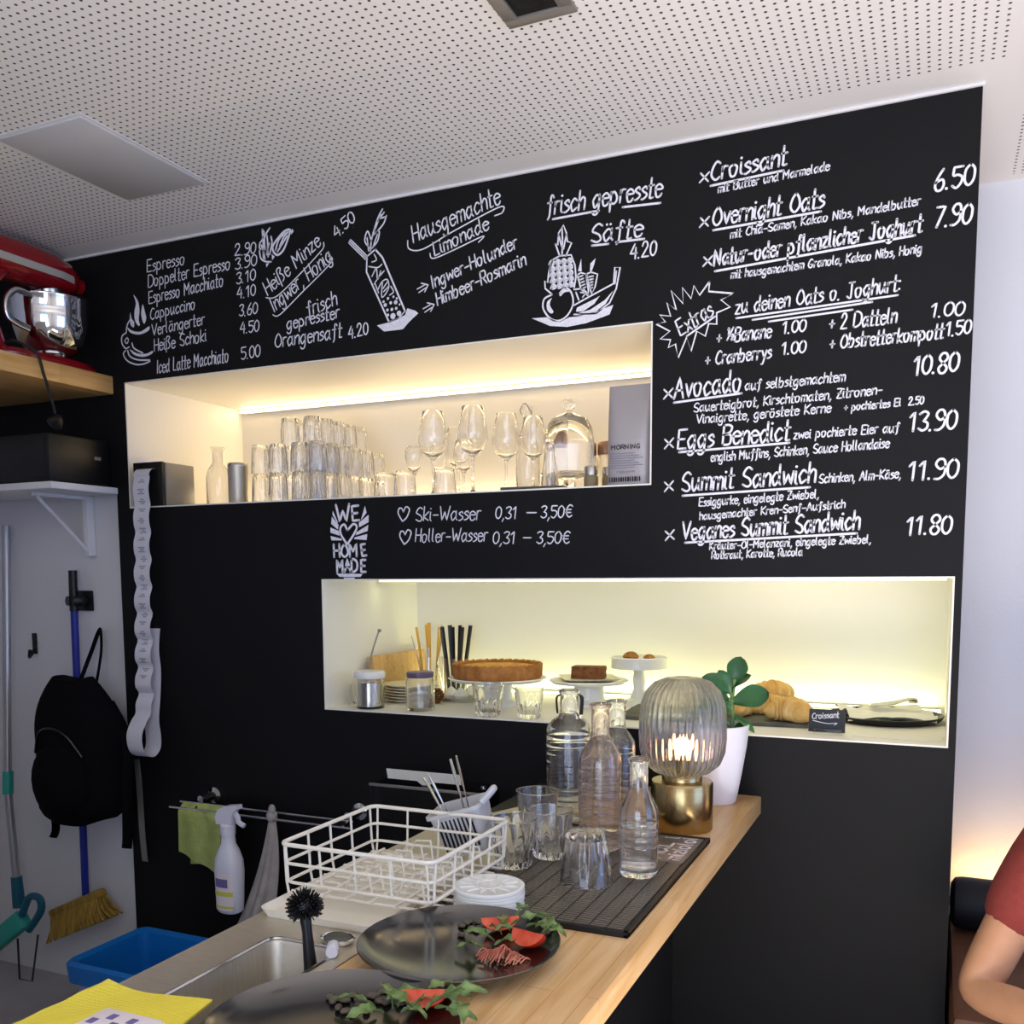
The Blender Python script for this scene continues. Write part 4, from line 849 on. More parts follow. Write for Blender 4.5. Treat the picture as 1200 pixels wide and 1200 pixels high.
b = MB(); b.lathe([(0, 0.001), (RC*.97, .001), (RC, .008), (RC, .044), (RC-.006, .047), (RC-.011, .044), (RC-.012, .028), (0, .028)], 120, mod=lambda a, r, z_: r*(1+(.012*math.cos(34*a)*(z_-.03)/.017 if z_ > .03 and r > .1 else 0)))
b.v = [(x, y, z_+(.0016*math.sin(34*math.atan2(y, x))+.0014*math.sin(53*math.atan2(y, x)+1) if z_ > .04 else 0)) for x, y, z_ in b.v]; obj('crust', b, 'cake_crust', o)
b = MB(); b.lathe([(0, .0375)]+[(RC*.89*i/8, .0375+.002*math.sin(i*2.2)) for i in range(1, 9)]+[(RC*.895, .03)], 60); obj('filling', b, 'cake_top', o)
c2 = (at(690, 800, .37)[0], .37); h2 = at(690, 797, .37)[2]-F2
cake_stand((*c2, F2), .123, h2, 'middle white cake stand with a square plate and brown loaf cake', [(0, 0), (.07, 0), (.07, .008), (.05, .02), (.045, h2-.02), (.06, h2-.011), (0, h2-.011)])
b = MB(); loft(b, [rl(.06, .06, .012, 0), rl(.085, .085, .015, .008), rl(.087, .087, .015, .010), rl(.06, .06, .012, .005)]); solo('square_plate', b, 'ceramic_cream', 'square cream plate lying on the middle cake stand', 'plate', (*c2, F2+h2+.0005), .5)
b = MB(); loft(b, [[(x*(1+.03*math.sin(9*x*40+z_*300)), y*(1+.03*math.cos(y*300)), z_) for x, y, _ in rl(.05, .032, .008, 0)] for z_ in (0, .006, .018, .03, .037)]); solo('loaf_cake', b, 'brown_cake', 'brown crumbly block of cake on the square plate', 'cake', (*c2, F2+h2+.0062), .1)
c3 = (at(749, 780, .43)[0], .43); h3 = at(749, 772, .43)[2]-F2
cake_stand((*c3, F2), .083, h3, 'tall slim white cake stand with cookies on top', [(0, 0), (.062, 0), (.058, .006), (.028, .022), (.017, .05), (.020, .075), (.016, .1), (.020, h3-.03), (.03, h3-.012), (0, h3-.011)], .004)
obj('rim_band', MB().lathe([(.0835, h3-.028), (.0855, h3-.028), (.0855, h3+.004), (.0835, h3+.004), (.0835, h3-.028)], 48), 'ceramic_white', [x for x in bpy.data.objects if x.get('label', '').startswith('tall slim white cake')][0])
for i, (x, y, s_, l) in enumerate(((-.026, 0, 1.0, 'larger golden cookie on the tall cake stand'), (.035, -.01, .72, 'smaller golden cookie on the tall cake stand'))):
    solo('cookie', MB().lathe([(0, 0), (.02*s_, 0), (.024*s_, .006), (.018*s_, .016*s_), (.008*s_, .021*s_), (0, .021*s_)], 26, mod=lambda a, r, z_: r*(1+.09*math.cos(5*a+1)+.06*math.cos(11*a+z_*150))), 'cookie', l, 'cookie', (c3[0]+x, c3[1]+y, F2+h3+.0005))
b = MB(); ed = [(x+rnd.uniform(-.004, .004), y+rnd.uniform(-.004, .004)) for x, y in rrect(.255, .155, .01, 2)]
ed = []
for (xa, ya), (xb, yb) in zip([(-.26, -.155), (.25, -.155), (.25, .155), (-.26, .155)], [(.25, -.155), (.25, .155), (-.26, .155), (-.26, -.155)]):
    for i in range(18): t = i/18; ed.append((xa+(xb-xa)*t+rnd.uniform(-.0025, .0025), ya+(yb-ya)*t+rnd.uniform(-.0025, .0025)))
b.prism(ed, 0, .009); solo('slate_platter', b, 'slate', 'large dark slate platter with rough edges under the croissants', 'platter', (-.555, .285, F2+.0005), .06)
def croissant_mb(L=.085, R=.055):
    b = MB(); n = 46; vs = []; sg = 16; pts = []
    for i in range(n+1):
        t = -1+2*i/n; a = t*1.25; r0 = .036*(max(0, 1-abs(t)**2.2))**.7+.004; r0 *= 1-.10*(abs(math.sin(t*11)))**6
        st = abs(((t*4.2) % 1)-.5)*2; r0 *= (1-.13*(st > .82))
        pts.append((R*math.sin(a), R*(1-math.cos(a)), .030-.008*abs(t), r0))
    for x, y, z_, r in pts:
        a = math.atan2(x, R-y) if R-y > -9 else 0
        for k in range(sg):
            q = 2*PI*k/sg; ca, sa = math.cos(q), math.sin(q); vs.append((x+math.sin(a)*r*ca, y-math.cos(a)*r*ca, max(.0005, z_+sa*r*.86)))
    fs = [(i*sg+k, i*sg+(k+1) % sg, (i+1)*sg+(k+1) % sg, (i+1)*sg+k) for i in range(n) for k in range(sg)]
    fs += [tuple(range(sg-1, -1, -1)), tuple(n*sg+k for k in range(sg))]; return b.add(vs, fs)
cme = croissant_mb().mesh('croissant', 'croissant', ang=30)
FS = F2+.0098
for (px, py, Y, rz, z_, s_, l) in ((927, 826, .20, 2.75, 0, 1.05, 'golden croissant lying nearest the little sign'), (905, 795, .40, .5, .018, 1.1, 'golden croissant behind the plant leaves at the back of the slate'), (903, 800, .31, 3.3, 0, .9, 'golden croissant tucked under the back one on the slate'), (838, 796, .39, 1.9, .016, 1.0, 'golden croissant behind the plant, beside the lamp globe'), (800, 797, .39, 1.0, 0, 1.0, 'golden croissant at the far end of the slate behind the lamp globe'), (868, 800, .25, 4.4, 0, .85, 'golden croissant half hidden by the plant leaves')):
    x = at(px, py, Y)[0]; inst('croissant', cme, l, 'croissant', (x, Y, FS+z_), rz, 'croissants on the slate platter', scale=(s_, s_, s_))
o = thing('croissant_sign', 'little dark sign reading Croissant in a clear foot', 'sign', (-.243, .085, F2))
X = RXm(-.28); b = MB(); b.box((0, 0, .031), (.088, .003, .058), .001, T(0, 0, .001) @ X); cardo = obj('card', b, 'slate_sign', o)
b = MB(); b.box((.004, -.008, .006), (.068, .022, .012), .001); obj('foot', b, 'acrylic', o)
I = Ink(); I.text('Croissant', (-.036, .034), (.028, .041), .014, .0022); I.ribbon(spl([(-.034, .03), (.0, .024), (.024, .026), (.018, .021)], 5), .0018); I.place('lettering', 'chalk', cardo, lambda x, z_: tuple((T(0, 0, .001) @ X) @ Vector((x, -.0021, z_))), 'white handwriting')
o = thing('serving_tray', 'round dark serving tray at the open end of the lower niche', 'tray', (-.118, .375, F2+.0005))
obj('tray_body', MB().lathe([(0, 0), (.125, 0), (.14, .006), (.148, .018), (.145, .019), (.137, .009), (.12, .005), (0, .005)], 56), 'black_plastic', o)
nf = lambda u, v: (-.11+.22*u+.012*math.sin(v*5), -.10+.19*v, .009+.010*abs(math.sin(u*6.2+v*2))*(.4+v)+.012*math.sin(v*9+u*3)**2)
solo('napkin', MB().grid(nf, 40, 34, .0012), 'sheet_white', 'crumpled white napkin lying on the dark serving tray', 'napkin', (-.118, .37, F2+.001), .2)
o = thing('serving_tongs', 'polished metal tongs lying on the napkin', 'tongs', (-.10, .40, F2+.036))
for s_ in (-1, 1): obj('arm', MB().tube(spl([(-.06, s_*.012, .0), (.0, s_*.022, .010), (.04, s_*.012, .022), (.055, 0, .020)], 6), .011, 10, flat=.3), 'steel', o)
obj('hinge', MB().lathe([(0, 0), (.013, 0), (.014, .006), (0, .008)], 20, T(.05, 0, .012)), 'chrome', o)
b = MB(); bx(b, -.098, .098, -.045, .045, 0, .0012); solo('paper_sheet', b, 'sheet_white', 'flat white paper sheet in front of the serving tray', 'paper', (-.075, .095, F2+.0004), -.12)

# ------------------------------------------------------------------ counter
CX0, CX1, XS, ZT = -1.005, -.386, -.762, .909
b = MB(); bx(b, XS, CX1, -2.05, -.001, ZT-.045, ZT, .003); solo('worktop', b, 'butcher_block', 'light wooden worktop of the bar counter running to the black wall', 'worktop')
b = MB(); bx(b, -.985, -.607, -2.0, -.002, .0, .70, .002); bx(b, XS+.002, -.607, -2.0, -.002, .70, ZT-.046); bx(b, -.985, XS+.002, -1.2, -.002, .70, ZT-.016); solo('counter_cabinet', b, 'black_cabinet', 'black cabinet body under the bar counter and sink', 'cabinet')
o = thing('sink_unit', 'stainless steel sink with drainboard built into the counter side', 'sink', (0, 0, 0))
b = MB(); ox0, ox1, oy0, oy1 = CX0, XS-.001, -2.05, -.002; sx, sy = -.853, -1.55; hx, hy, hr = .064, .296, .022
inner = [(sx+x, sy+y) for x, y in rrect(hx, hy, hr, 8)]
def ray_rect(px, py):
    dx, dy = px-sx, py-sy; t = min([((ox1-sx)/dx if dx > 0 else (ox0-sx)/dx) if abs(dx) > 1e-9 else 1e9, ((oy1-sy)/dy if dy > 0 else (oy0-sy)/dy) if abs(dy) > 1e-9 else 1e9]); return (sx+dx*t, sy+dy*t)
outer = [ray_rect(*p) for p in inner]
for cxy in ((ox0, oy0), (ox1, oy0), (ox0, oy1), (ox1, oy1)):
    k = min(range(len(outer)), key=lambda i: (outer[i][0]-cxy[0])**2+(outer[i][1]-cxy[1])**2); outer[k] = cxy
loops = [[(x, y, ZT-.014) for x, y in outer], [(x, y, ZT) for x, y in outer], [(x+(x-sx)*.05, y+(y-sy)*.012, ZT) for x, y in inner], [(x, y, ZT+.0012) for x, y in inner]]
for q, zz in ((.985, ZT-.006), (.97, ZT-.10), (.93, ZT-.165), (.80, ZT-.18)): loops.append([(sx+(x-sx)*q, sy+(y-sy)*q, zz) for x, y in inner])
loft(b, loops, cap0=False); obj('sink_bowl', b, 'brushed_steel', o)
obj('sink_rim', MB().tube([(x, y, ZT+.0012) for x, y in inner], .0028, 6, closed=True), 'steel', o)
obj('drain', MB().lathe([(0, ZT-.178), (.03, ZT-.178), (.034, ZT-.1795), (0, ZT-.1795)], 24, T(sx, sy, 0)), 'chrome', o)
# bar mat
MX0, MX1, MY0, MY1 = -.745, -.413, -1.045, -.468; ZM = ZT+.010
o = thing('bar_mat', 'black ribbed rubber bar mat with printed end lying on the worktop', 'bar mat', (0, 0, ZT+.0003))
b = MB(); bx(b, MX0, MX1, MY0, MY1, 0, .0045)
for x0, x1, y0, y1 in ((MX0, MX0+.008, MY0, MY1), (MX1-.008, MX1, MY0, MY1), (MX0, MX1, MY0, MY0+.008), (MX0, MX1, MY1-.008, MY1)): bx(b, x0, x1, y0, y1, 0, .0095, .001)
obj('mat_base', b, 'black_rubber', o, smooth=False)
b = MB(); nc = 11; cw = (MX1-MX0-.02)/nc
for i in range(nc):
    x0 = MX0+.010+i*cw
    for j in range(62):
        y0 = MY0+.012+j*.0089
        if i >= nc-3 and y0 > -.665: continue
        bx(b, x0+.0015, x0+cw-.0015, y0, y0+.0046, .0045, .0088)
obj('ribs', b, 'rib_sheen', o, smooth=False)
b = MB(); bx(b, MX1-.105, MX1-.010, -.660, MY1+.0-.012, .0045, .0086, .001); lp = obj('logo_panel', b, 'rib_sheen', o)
I = Ink(); I.text('HuL i', (-.645, -.046), (-.49, -.046), .030, .006, 0); I.text('mizioloi', (-.648, -.083), (-.487, -.083), .030, .006, 0)
I.place('logo', 'print_white', lp, lambda u, v: (MX1-.020-(v+.085), u, .0091), 'white logo lettering')
# coasters
cm = MB().lathe([(0, 0), (.0575, 0), (.059, .001), (.059, .0048), (.0575, .0058), (.053, .0058), (.0522, .0052), (0, .0052)], 48).mesh('coaster', 'ceramic_white')
cc = onlevel(573, 1037, ZM+.034); NA = ['bottom', 'second', 'third', 'fourth', 'fifth', 'top']
for i in range(6):
    co = inst('coaster', cm, f'round white coaster, {NA[i]} of the stack on the bar mat'+(', with embossed star' if i == 5 else ''), 'coaster', (cc[0]+rnd.uniform(-.001, .001), cc[1]+rnd.uniform(-.001, .001), ZM-.0005+i*.0060), rnd.uniform(0, 1), 'stack of white coasters')
b = MB()
for k in range(12):
    a = 2*PI*k/12
    b.prism([(r*math.cos(a+d), r*math.sin(a+d)) for r, d in ((.026, -.16), (.049, 0), (.026, .16))], .0052, .0068)
for k in range(3): b.tube([(-.016+k*.016, -.012, .0058), (-.012+k*.012, .012, .0058)], .0018, 6)
b.tube([(.022*math.cos(2*PI*i/30), .022*math.sin(2*PI*i/30), .0055) for i in range(30)], .0013, 6, closed=True); obj('embossing', b, 'ceramic_white', co, label='raised star relief')
# tumblers on the mat
p = onlevel(687, 1033, ZM); o = inst('bar_tumbler', bar_me, 'upside-down fluted tumbler at the front of the bar mat beside the coasters', 'tumbler', (p[0], p[1], ZM+.0925), 0, 'tumblers on the bar mat', rot=(PI, 0, 0), scale=(1.03, 1.03, 1.0))
for x, y, l in ((602, 1014, 'upright fluted tumbler behind the coaster stack'), (645, 1003, 'upright fluted tumbler between the coasters and the tall bottles'), (630, 977, 'rearmost upright tumbler, half hidden behind another near the tall bottles')):
    p = onlevel(x, y, ZM); inst('bar_tumbler', bar_me, l+' on the bar mat', 'tumbler', (p[0], p[1], ZM-.0005), .2, 'tumblers on the bar mat', scale=(.98, .98, 1.02))
# bottles
def bottle(loc, R, H, mt, label, lip=.019, neck=.0155, ribs=9, clasp=False, water=0.0, nh=.23, sk=.84):
    o = thing('glass_bottle', label, 'bottle', loc)
    sh = H*(1-nh); w = .003; pr = [(0, 0), (R*.9, 0), (R, .006), (R, sh*sk), (R*.965, sh*(sk+(1-sk)*.34)), (R*.74, sh*(sk+(1-sk)*.72)), (neck+.003, sh), (neck, sh+.015), (neck, H-.012), (lip, H-.008), (lip, H-.002), (lip-.002, H), (neck-.002, H), (neck-w, H-.012), (neck-w, sh+.012), (R*.74-w, sh*(sk+(1-sk)*.70)), (R*.965-w, sh*(sk+(1-sk)*.31)), (R-w, sh*(sk-.01)), (R-w, .012), (R*.8, .010), (0, .013)]
    q = []
    for (r0, z0), (r1, z1) in zip(pr, pr[1:]):
        q.append((r0, z0))
        if abs(r0-r1) < 1e-6 and z1-z0 > .08: q += [(r0, z0+(z1-z0)*i/54) for i in range(1, 54)]
    q.append(pr[-1])
    rb = lambda a, r, z_: r*(1+(.030*max(0, math.cos(2*PI*z_*ribs/(sh*.66)))**5 if r > R-.0005 and .05 < z_ < sh*sk*.97 else 0))
    obj('bottle_body', MB().lathe(q, 44, mod=rb), mt, o, ang=55)
    if clasp:
        k = obj('wire_clasp', MB().tube(spl([(-lip-.004, 0, H-.055), (-lip-.006, 0, H-.02), (-lip+.002, .012, H-.014)], 4), .006, 8, flat=.4).tube(spl([(lip+.004, 0, H-.055), (lip+.006, 0, H-.02), (lip-.002, .012, H-.014)], 4), .006, 8, flat=.4), 'black_plastic', o)
    if water:
        r = R-w-.0008; obj('water', MB().lathe([(0, .0145), (r*.8, .0145), (r, .018), (r, sh*.70), (r*.8, sh*.84), (neck, sh*.93), (0, sh*.93)] if water > .8 else [(0, .0145), (r*.8, .0145), (r, .018), (r, sh*water), (0, sh*water)], 40), 'glass_water', o)
    return o
p = at(667, 900, -.43); bottle((p[0], -.43, ZM), .051, .292, 'glass_clear', 'tall wide ribbed clear bottle with dark clips at the neck', clasp=True, nh=.20, neck=.020, lip=.024)
p = onlevel(703, 993, ZM); bottle((p[0], p[1], ZM), .043, .292, 'glass_pink', 'tall faintly pink ribbed bottle in the middle of the bar mat', neck=.018, lip=.022, nh=.25, sk=.78)
p = at(729, 900, -.44); bottle((p[0], -.44-.04, ZM), .040, .280, 'glass_clear', 'ribbed clear bottle between the pink bottle and the table lamp', neck=.019, lip=.023)
p = onlevel(748, 1024, ZM); bottle((p[0], p[1], ZM), .0355, .215, 'glass_clear', 'small clear bottle half filled with water at the printed end of the mat', neck=.0165, lip=.020, ribs=7, water=.60, nh=.29, sk=.70)
# table lamp
p = onlevel(801, 967, ZT); LX, LY = p[0], p[1]-.02
o = thing('table_lamp', 'table lamp with ribbed smoked glass globe on a brass drum base', 'table lamp', (LX, LY, ZT))
s_ = (CAM[1]*-1+LY)/1.95
obj('base', MB().lathe([(0, 0), (.066, 0), (.0675, .002), (.0675, .102), (.065, .106), (.0, .107)], 56), 'brass', o)
obj('collar', MB().lathe([(0, .107), (.044, .107), (.044, .116), (.04, .122), (.0, .122)], 40), 'brass', o)
gl = [(.040, .120), (.060, .126), (.080, .144), (.090, .17), (.0925, .20), (.092, .24), (.089, .275), (.079, .303), (.061, .322), (.035, .332), (.014, .334), (.013, .331), (.034, .329), (.059, .319), (.0765, .3005), (.0862, .274), (.0892, .24), (.0897, .20), (.0873, .171), (.0778, .1465), (.059, .129), (.040, .1235), (.040, .120)]
obj('glass_globe', MB().lathe(gl, 216, mod=lambda a, r, z_: r*(1+.026*math.cos(36*a))), 'glass_smoke', o, ang=80)
obj('bulb', MB().lathe([(0, .160), (.010, .163), (.0155, .176), (.0155, .188), (.010, .199), (0, .202)], 24), 'bulb_glow', o)
obj('bulb_socket', MB().lathe([(0, .122), (.014, .122), (.014, .164), (0, .164)], 20), 'brass', o)
ld = bpy.data.lights.new('lamp_bulb', 'POINT'); ld.energy = 1.6; ld.color = lin('#ffa56a')[:3]; ld.shadow_soft_size = .019
lo = bpy.data.objects.new('lamp_bulb', ld); COL.objects.link(lo); lo.location = (LX, LY, ZT+.181)
# plant
PXX, PYY = onlevel(841, 936, ZT)[:2]; PYY = min(PYY, -.10)
o = thing('potted_plant', 'green leafy plant in a tapered white pot at the counter end by the wall', 'potted plant', (PXX, PYY, ZT))
obj('pot', MB().lathe([(0, 0), (.046, 0), (.050, .004), (.062, .07), (.073, .14), (.0775, .185), (.0785, .192), (.074, .193), (.069, .15), (0, .15)], 48), 'pot_white', o)
obj('soil', MB().lathe([(0, .1515), (.068, .1515), (.070, .155), (0, .168)], 36), 'soil', o)
def leaf(L, w, mtx):
    def f(u, v):
        ww = w*(math.sin(PI*min(1, .06+.94*u))**.55)*(.55+.45*min(1, u*1.6)) if u < .999 else 0; s_ = (v-.5)*2
        return (L*u, ww*s_, .06*L*math.sin(PI*u)-.12*L*u*u+.16*w*s_*s_)
    return MB().grid(f, 14, 8, .0014, mtx)
SX = .034
obj('stem', MB().tube(spl([(SX, 0, .155), (SX+.004, 0, .20), (SX+.002, .004, .26), (SX+.008, 0, .305)], 6), [.0055]*19, 8), 'stem_green', o)
vd = Vector((-(PXX-CAM[0]), -(PYY-CAM[1]), .25)).normalized(); rt = Vector((RX[0], RX[1], 0)).normalized()
def put_leaf(x, z_, deg, L, w, face):                # deg: direction the leaf points in, face: how far it turns to the window
    d = (rt*math.cos(math.radians(deg))+Vector((0, 0, 1))*math.sin(math.radians(deg))+vd*(.25-.3*face)).normalized()
    n = (vd*face+Vector((0, 0, 1))*(1-face)); n = (n-d*n.dot(d)).normalized(); q = n.cross(d)
    base = Vector((SX, 0, z_))+rt*x
    X = Matrix(((d.x, q.x, n.x, base.x), (d.y, q.y, n.y, base.y), (d.z, q.z, n.z, base.z), (0, 0, 0, 1)))
    lf = obj('leaf', leaf(L, w, X), 'leaf', o)
    obj('leaf_stalk', MB().tube([(SX+.003, 0, z_-.012), tuple(base)], .0028, 6), 'stem_green', lf)
for q in ((.004, .292, 75, .068, .027, .9), (.004, .246, 16, .092, .031, .78), (-.008, .272, 148, .072, .027, .7), (-.004, .250, 172, .082, .027, .4), (.0, .268, 118, .064, .020, .85), (-.004, .225, 130, .06, .022, .6), (.004, .212, -32, .066, .014, .4), (-.006, .205, 205, .08, .026, .4),
          (.0, .178, 165, .055, .026, .5), (.004, .172, 20, .042, .020, .5), (-.01, .24, 190, .09, .026, .3), (.002, .280, 40, .055, .022, .3), (-.006, .185, 225, .05, .02, .6)): put_leaf(*q)
# dish rack
o = thing('dish_rack', 'white wire dish rack in a cream drip tray on the steel drainboard', 'dish rack', (0, 0, ZT))
b = MB(); X = T(-.888, -1.005, .0003)
loft(b, [rl(.106, .180, .02, 0), rl(.112, .186, .02, .014), rl(.109, .183, .02, .014), rl(.102, .176, .02, .003)], X); obj('drip_tray', b, 'wire_white', o)
b = MB(); RX0, RX1, RY0, RY1 = -.993, -.700, -1.135, -.845
def rloop(x0, x1, y0, y1, r, z_): return [((x0+x1)/2+x, (y0+y1)/2+y, z_) for x, y in rrect((x1-x0)/2, (y1-y0)/2, r, 4)]
for z_, q, r in ((.108, 0, .0038), (.075, .003, .0028), (.042, .006, .0028)): b.tube(rloop(RX0+q, RX1-q, RY0+q, RY1-q, .018, z_), r, 8, closed=True)
for i in range(5):
    t = i/4; x = RX0+.012+(RX1-RX0-.024)*t; b.tube([(x, RY0+.001, .108), (x, RY0+.004, .075), (x, RY0+.006, .042)], .0022, 6); b.tube([(x, RY1-.001, .108), (x, RY1-.004, .042), (x, RY1-.008, .020)], .0022, 6)
for i in range(5):
    t = i/4; y = RY0+.012+(RY1-RY0-.024)*t; b.tube([(RX0+.001, y, .108), (RX0+.004, y, .042), (RX0+.008, y, .020)], .0022, 6); b.tube([(RX1-.001, y, .108), (RX1-.004, y, .075), (RX1-.006, y, .042)], .0022, 6)
obj('wire_sides', b, 'wire_white', o)
b = MB()
for i in range(9): y = RY0+.02+(RY1-RY0-.04)*i/8; b.tube([(RX0+.008, y, .022), (RX1-.008, y, .022)], .0028, 6)
for i in range(6): x = RX0+.03+(RX1-RX0-.06)*i/5; b.tube([(x, RY0+.008, .027), (x, RY1-.008, .027)], .0028, 6)
for i in range(7):
    y = RY0+.04+(RY1-RY0-.08)*i/6
    for x in (RX0+.10, RX0+.20): b.tube([(x, y, .028), (x+.02, y, .062), (x+.05, y, .064), (x+.055, y, .028)], .0022, 6)
obj('wire_floor', b, 'wire_white', o)
# cutlery caddy
p = at(549, 985, -.80); o = thing('cutlery_caddy', 'slotted grey plastic cutlery caddy tilted on the corner of the dish rack', 'cutlery holder', (p[0]+.005, -.79, ZT+.030)); o.rotation_euler = (.10, -.30, .1)
b = MB(); loft(b, [rl(.042, .034, .012, 0), rl(.052, .042, .014, .082), rl(.0575, .0475, .016, .083), rl(.0575, .0475, .016, .09), rl(.049, .039, .013, .09), rl(.039, .031, .011, .004)]); obj('caddy_body', b, 'grey_plastic', o)
b = MB()
for i in range(9): b.box((-.034+i*.0085, -.0405, .045), (.003, .003, .06), 0, RXm(-.0) @ T(0, .0, 0))
obj('slots', b, 'dark_void', o, label='dark drainage slots', smooth=False)
obj('carry_rim', MB().tube(spl([(.056, -.02, .088), (.075, -.01, .10), (.08, .0, .104), (.075, .01, .1), (.056, .02, .088)], 5), .007, 8), 'grey_plastic', o)
CQ = Matrix.Translation(o.location) @ o.rotation_euler.to_matrix().to_4x4()
for i, (x, y, dx, dy, L, l) in enumerate(((-.022, .0, -.22, .05, .150, 'thin handle leaning out farthest in the grey caddy'), (-.012, -.008, -.14, -.02, .155, 'second slanted handle in the grey caddy'), (.002, .006, .02, .1, .165, 'broad spoon handle in the grey caddy'), (.012, .0, .10, .0, .172, 'tallest handle in the grey caddy, standing most upright'))):
    q = CQ @ Vector((x, y, .012)); d = CQ.to_3x3() @ Vector((dx, dy, 1)).normalized()
    b = MB(); b.tube([(0, 0, 0), d*L*.55, d*L*.85, d*L], [.0028, .003, .0055, .004], 8, flat=.5); solo('cutlery', b, 'steel', f'polished metal {l}', 'cutlery', q, 0, 'cutlery in the grey caddy')
# dish brush standing in the sink corner
p = onwall(357, 1062, -1.285); o = thing('dish_brush', 'black dish brush standing head up in the sink corner', 'dish brush', (p[0], -1.285, p[2]))
hv = Vector((.022, -.012, -.15)); obj('handle', MB().tube([(0, 0, -.01), hv*.25, hv*.6, hv], [.009, .0075, .010, .0115], 12), 'black_plastic', o)
obj('brush_core', MB().ell((0, 0, 0), (.015, .015, .014)), 'black_plastic', o)
b = MB()
for i in range(240):
    z_ = 1-2*(i+.5)/240; a = i*2.39996; r = math.sqrt(1-z_*z_); d = Vector((r*math.cos(a), r*math.sin(a), z_))
    if d.dot(hv.normalized()) > .72: continue
    L = .027+rnd.uniform(-.002, .002); b.tube([d*.012, d*L], [.0013, .0011], 4)
obj('bristles', b, 'black_plastic', o, label='short stiff bristles')
# drain knob, cap
p = onlevel(396, 1104, ZT); o = thing('soap_dish', 'flat chrome oval dish at the sink corner beside the black plate', 'soap dish', (p[0], p[1], ZT+.0005))
b = MB(); b.lathe([(0, 0), (.024, 0), (.027, .004), (.0285, .008), (.026, .0085), (.023, .004), (0, .003)], 36, Matrix.Diagonal((1, .75, 1, 1))); obj('dish_body', b, 'chrome', o)
obj('scouring_pad', MB().lathe([(0, .0035), (.021, .0035), (.023, .007), (.018, .011), (0, .012)], 30, Matrix.Diagonal((1, .75, 1, 1))), 'slate', o)
p = onlevel(390, 1120, ZT); b = MB(); b.lathe([(0, -.014), (.0085, -.014), (.0095, -.012), (.0095, .012), (.0085, .014), (0, .014)], 20, T(0, 0, .0097) @ RZ(.5) @ RXm(PI/2)); solo('white_cap', b, 'white_plastic', 'small white plastic cap lying by the sink corner behind the nearer plate', 'cap', (p[0], p[1], ZT+.0003))
# plates with food
def pz(r): q = r/.148; return .0066+.0105*q**2+.0145*q**7
def plate_me():
    return MB().lathe([(0, .003), (.075, .003), (.078, 0), (.088, 0), (.091, .004)]+[(r, pz(r)-.004) for r in (.105, .12, .133, .143)]+[(.1485, .0295), (.1495, .031), (.148, .0318)]+[(.148*i/20, pz(.148*i/20)) for i in range(19, 0, -1)]+[(0, pz(0))], 84).mesh('dinner_plate', 'plate_black', ang=60)
pm = plate_me()
PA = onlevel(538, 1102, ZT+.03); PB = onlevel(388, 1199, ZT+.03)
inst('dinner_plate', pm, 'glossy black plate with salad garnish near the coasters, the farther one', 'plate', (PA[0], PA[1], ZT+.0003), group='black plates', scale=(.98, .98, 1))
inst('dinner_plate', pm, 'glossy black plate with salad garnish, the nearer one over the sink edge', 'plate', (PB[0], PB[1], ZT+.0003), group='black plates', scale=(1.02, 1.02, 1))
def plate_z(c, x, y, s_): 
    r = math.hypot(x-c[0], y-c[1])/s_
    return ZT+.0006+pz(min(r, .15))
sd = MB().ell((0, 0, .0032), (.0072, .0046, .0032), u=14, v=8).mesh('pumpkin_seed', 'seed')
def arug(L, w):
    def f(u, v):
        ww = w*(.16+.84*abs(math.sin(PI*min(1, .15+u*.85)))*(.76+.24*math.cos(u*23))) if u > .32 else w*.12
        if u > .97: ww *= .3
        s_ = (v-.5)*2; return (L*u, ww*s_*(1), .009*math.sin(PI*u)+.003*s_*s_+.002*math.sin(u*14)*s_)
    return MB().grid(f, 22, 4, .0006).mesh('arugula_leaf', 'arugula')
am = [arug(.052, .010), arug(.044, .012), arug(.038, .009)]
def wedge():
    b = MB(); R = .021; n = 14; A = 1.5; vs = []; fs = []
    for i in range(n+1):
        th = PI*i/n
        for k in range(9):
            ph = -A/2+A*k/8; vs.append((R*math.sin(th)*math.sin(ph), R*1.35*-math.cos(th), R-R*math.sin(th)*math.cos(ph)))
    for i in range(n):
        for k in range(8): fs.append((i*9+k, i*9+k+1, (i+1)*9+k+1, (i+1)*9+k))
    b.add(vs, fs); return b
def wedge_flesh():
    b = MB(); R = .0208; n = 14; A = 1.5
    for sgn in (-1, 1):
        vs = []; 
        for i in range(n+1):
            th = PI*i/n; vs.append((R*math.sin(th)*math.sin(sgn*A/2), R*1.35*-math.cos(th), R-R*math.sin(th)*math.cos(A/2))); 
        vs.append((0, 0, R)); b.add(vs, [(i, i+1, n+1) for i in range(n)])
    return b
wsk, wfl = wedge().mesh('skin', 'tomato'), wedge_flesh().mesh('flesh', 'tomato_flesh', smooth=False, normals=False)
def tomato(loc, rz, tilt, label, s_=1.0):
    o = thing('tomato_wedge', label, 'tomato', loc, rz, 'tomato wedges on the black plates'); o.rotation_euler = (tilt, 0, rz); o.scale = (s_, s_, s_)
    for nm, me in (('skin', wsk), ('flesh', wfl)): q = bpy.data.objects.new(nm, me); COL.objects.link(q); q.parent = o
def onplate(c, s_, px, py, dz=0.0):
    z_ = ZT+.012
    for _ in range(4): q = onlevel(px, py, z_+dz*.0); z_ = plate_z(c, q[0], q[1], s_)
    return (q[0], q[1], z_+dz)
zA = (500, 1040, 7.06); zB = (360, 1130, 6)
